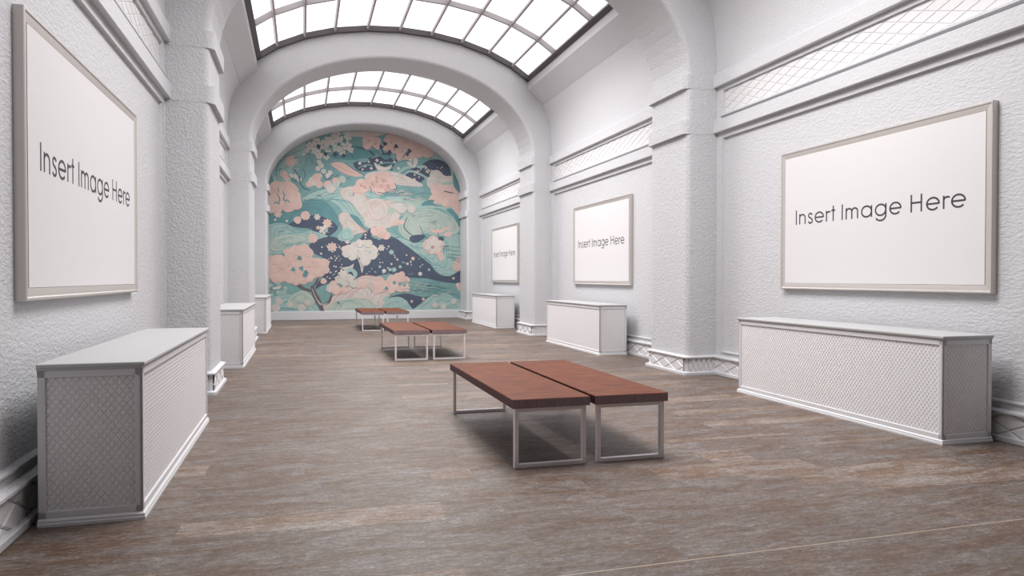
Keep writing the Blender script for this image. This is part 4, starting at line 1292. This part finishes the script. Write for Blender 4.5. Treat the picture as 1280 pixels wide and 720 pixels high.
# ------------------------------------------------------------------ quilted plinths
def make_plinth():
    root = empty('display_plinth'); LW, D, H = 3.055, .565, .9485
    x0, x1 = -LW/2, LW/2; st = .042
    b = MB(); b.box(x0+.027, x1-.027, -D+.027, 0, .03, H-.03); b.build('body', M_plinth, root)
    fr = MB()      # stiles and rails of the frame
    def strip_y(xa, xb, za, zb): fr.box(xa, xb, -D+.012, -D+.03, za, zb, 0, .003)
    strip_y(x0+.012, x0+.012+st, .045, H-.04); strip_y(x1-.012-st, x1-.012, .045, H-.04)
    strip_y(x0+.012, x1-.012, .045, .045+st); strip_y(x0+.012, x1-.012, H-.04-st, H-.04)
    for s in (1, -1):
        xa, xb = s*(x1-.012), s*(x1-.03)
        for (ya, yb, za, zb) in ((-D+.012, -D+.012+st, .045, H-.04), (-st, 0, .045, H-.04), (-D+.012, 0, .045, .045+st), (-D+.012, 0, H-.04-st, H-.04)):
            fr.box(xa, xb, ya, yb, za, zb, 0, .003)
    fr.build('frame', M_plinth, root)
    za, zb = .045+st, H-.04-st
    q = MB(); quilt(q, (x0+.012+st, -D+.0268, za), (1,0,0), (0,0,1), (0,-1,0), LW-2*(.012+st), zb-za, .0413, .053, .004, .64)
    q.build('quilted_panel', M_pquilt, root)
    for s in (1, -1):
        q = MB(); quilt(q, (s*(x1-.0268), -D+.012+st, za), (0,1,0), (0,0,1), (s,0,0), D-.012-2*st, zb-za, .0413, .053, .004, .64)
        q.build('quilted_panel', M_pquilt, root)
    t = MB()
    pr = [(.014, H-.042), (.008, H-.036), (.006, H-.028), (-.002, H-.022), (-.004, H-.018), (-.004, H-.004), (0, H)]
    rings = []
    for e, z in pr: rings.append([(x0+e, -D+e, z), (x1-e, -D+e, z), (x1-e, 0, z), (x0+e, 0, z)])
    t.loft(rings, caps=True); t.build('top', M_ptop, root)
    k = MB(); rings = []
    for e, z in [(-.004, 0), (-.004, .016), (0, .022), (.0, .034), (.012, .046)]: rings.append([(x0+e, -D+e, z), (x1-e, -D+e, z), (x1-e, 0, z), (x0+e, 0, z)])
    k.loft(rings, caps=True); k.build('base', M_plinth, root)
    return root
pp = make_plinth()
spots = [('R',0,'long white quilted plinth below the nearest poster of the right wall'),
         ('R',1,'white quilted plinth below the middle poster of the right wall'),
         ('R',2,'white quilted plinth by the right wall farthest back, next to the mural'),
         ('L',0,'white quilted plinth in the left foreground, showing its grey shaded end'),
         ('L',1,'white quilted plinth by the left wall, second from the front, behind the near pier'),
         ('L',2,'narrow-looking white quilted plinth by the left wall farthest back, near the mural')]
for i, (sd, k, lab) in enumerate(spots):
    o = pp if i == 0 else copy_tree(pp)
    if sd == 'R': o.location = (3.672, 6.416 + k*PITCH, 0); o.rotation_euler = (0,0,-PI/2)
    else: o.location = (-3.69, 6.255 + k*PITCH, 0); o.rotation_euler = (0,0,PI/2)
    tag(o, lab, 'plinth', 'quilted plinths along the side walls')

# ------------------------------------------------------------------ benches
def make_bench():
    root = empty('bench'); W, LB = .633, 2.39
    mb = MB(); mb.box(-W/2, W/2, -LB/2, LB/2, .46, .53, 0, .004)
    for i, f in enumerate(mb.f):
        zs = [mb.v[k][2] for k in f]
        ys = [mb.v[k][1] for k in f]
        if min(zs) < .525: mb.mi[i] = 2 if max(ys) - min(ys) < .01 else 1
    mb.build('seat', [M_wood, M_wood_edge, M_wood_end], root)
    for s in (-1, 1):
        lg = MB(); yc = s*(LB/2-.042); d = .022; w = .291; t = .03
        rings = []
        for x, z in ((-w, 0), (w, 0), (w, .4605), (-w, .4605)):
            ix = x - math.copysign(t, x); iz = t if z == 0 else .4605-t
            c = .002
            rings.append([(x, yc-d+c, z), (x-math.copysign(c,x), yc-d, z + (c if z == 0 else -c)), (ix, yc-d, iz), (ix, yc+d, iz), (x, yc+d, z)])
        lg.loft(rings, closed=True, flip=True)
        lg.build('leg', M_chrome, root)
    return root
bb = make_bench()
k = 0
pairs = [('in the foreground', 0), ('halfway down the hall', 7.37), ('nearest the mural', 14.6)]
for wh, dy in pairs:
    for x, side in ((-.378, 'left'), (.298, 'right')):
        o = bb if k == 0 else copy_tree(bb); k += 1
        o.location = (x, 6.365 + dy, 0)
        tag(o, 'brown wood bench on metal sled legs, %s of the pair %s' % (side, wh), 'bench', 'wood benches down the centre of the hall')

# ------------------------------------------------------------------ daylight falling through the three skylights
for k in range(3):
    a = bpy.data.lights.new('skylight_daylight', 'AREA'); a.shape = 'RECTANGLE'; a.size = 2.6; a.size_y = 2.6; a.energy = SKYW[k]; a.color = (1, .988, .985); a.spread = math.radians(150)
    o = bpy.data.objects.new('skylight_daylight', a); COL.objects.link(o); o.location = (0, (PIERS[k] + PIERS[k+1])/2 + LDY[k], 6.85); o.rotation_euler = (0, -math.radians(5), 0)
# ------------------------------------------------------------------ world, camera
w = bpy.data.worlds.new('sky'); SC.world = w; w.use_nodes = True
bg = w.node_tree.nodes.get('Background') or w.node_tree.nodes.new('ShaderNodeBackground')
bg.inputs[0].default_value = (.9,.93,1,1); bg.inputs[1].default_value = 1.0

cam = bpy.data.cameras.new('camera'); cam.lens = CAMF/1280*36; cam.sensor_width = 36; cam.sensor_fit = 'HORIZONTAL'; cam.clip_start = .05; cam.clip_end = 200
co = bpy.data.objects.new('camera', cam); COL.objects.link(co)
fwd = Vector((math.sin(YAW)*math.cos(PITCHA), math.cos(YAW)*math.cos(PITCHA), math.sin(PITCHA)))
r0 = Vector((math.cos(YAW), -math.sin(YAW), 0)); u0 = r0.cross(fwd)
rr = r0*math.cos(ROLL) + u0*math.sin(ROLL); uu = -r0*math.sin(ROLL) + u0*math.cos(ROLL)
M = Matrix((( rr.x, uu.x, -fwd.x), (rr.y, uu.y, -fwd.y), (rr.z, uu.z, -fwd.z)))
co.matrix_world = Matrix.Translation((-2.209, 0, 1.45)) @ M.to_4x4()
SC.camera = co

vs = SC.view_settings; vs.view_transform = 'Standard'; vs.look = 'None'; vs.gamma = 1; vs.use_curve_mapping = False; vs.exposure = EXPOSURE
SC.display_settings.display_device = 'sRGB'
cy = SC.cycles
cy.max_bounces = 12; cy.diffuse_bounces = 2; cy.glossy_bounces = 4; cy.use_denoising = True; cy.caustics_reflective = False; cy.caustics_refractive = False
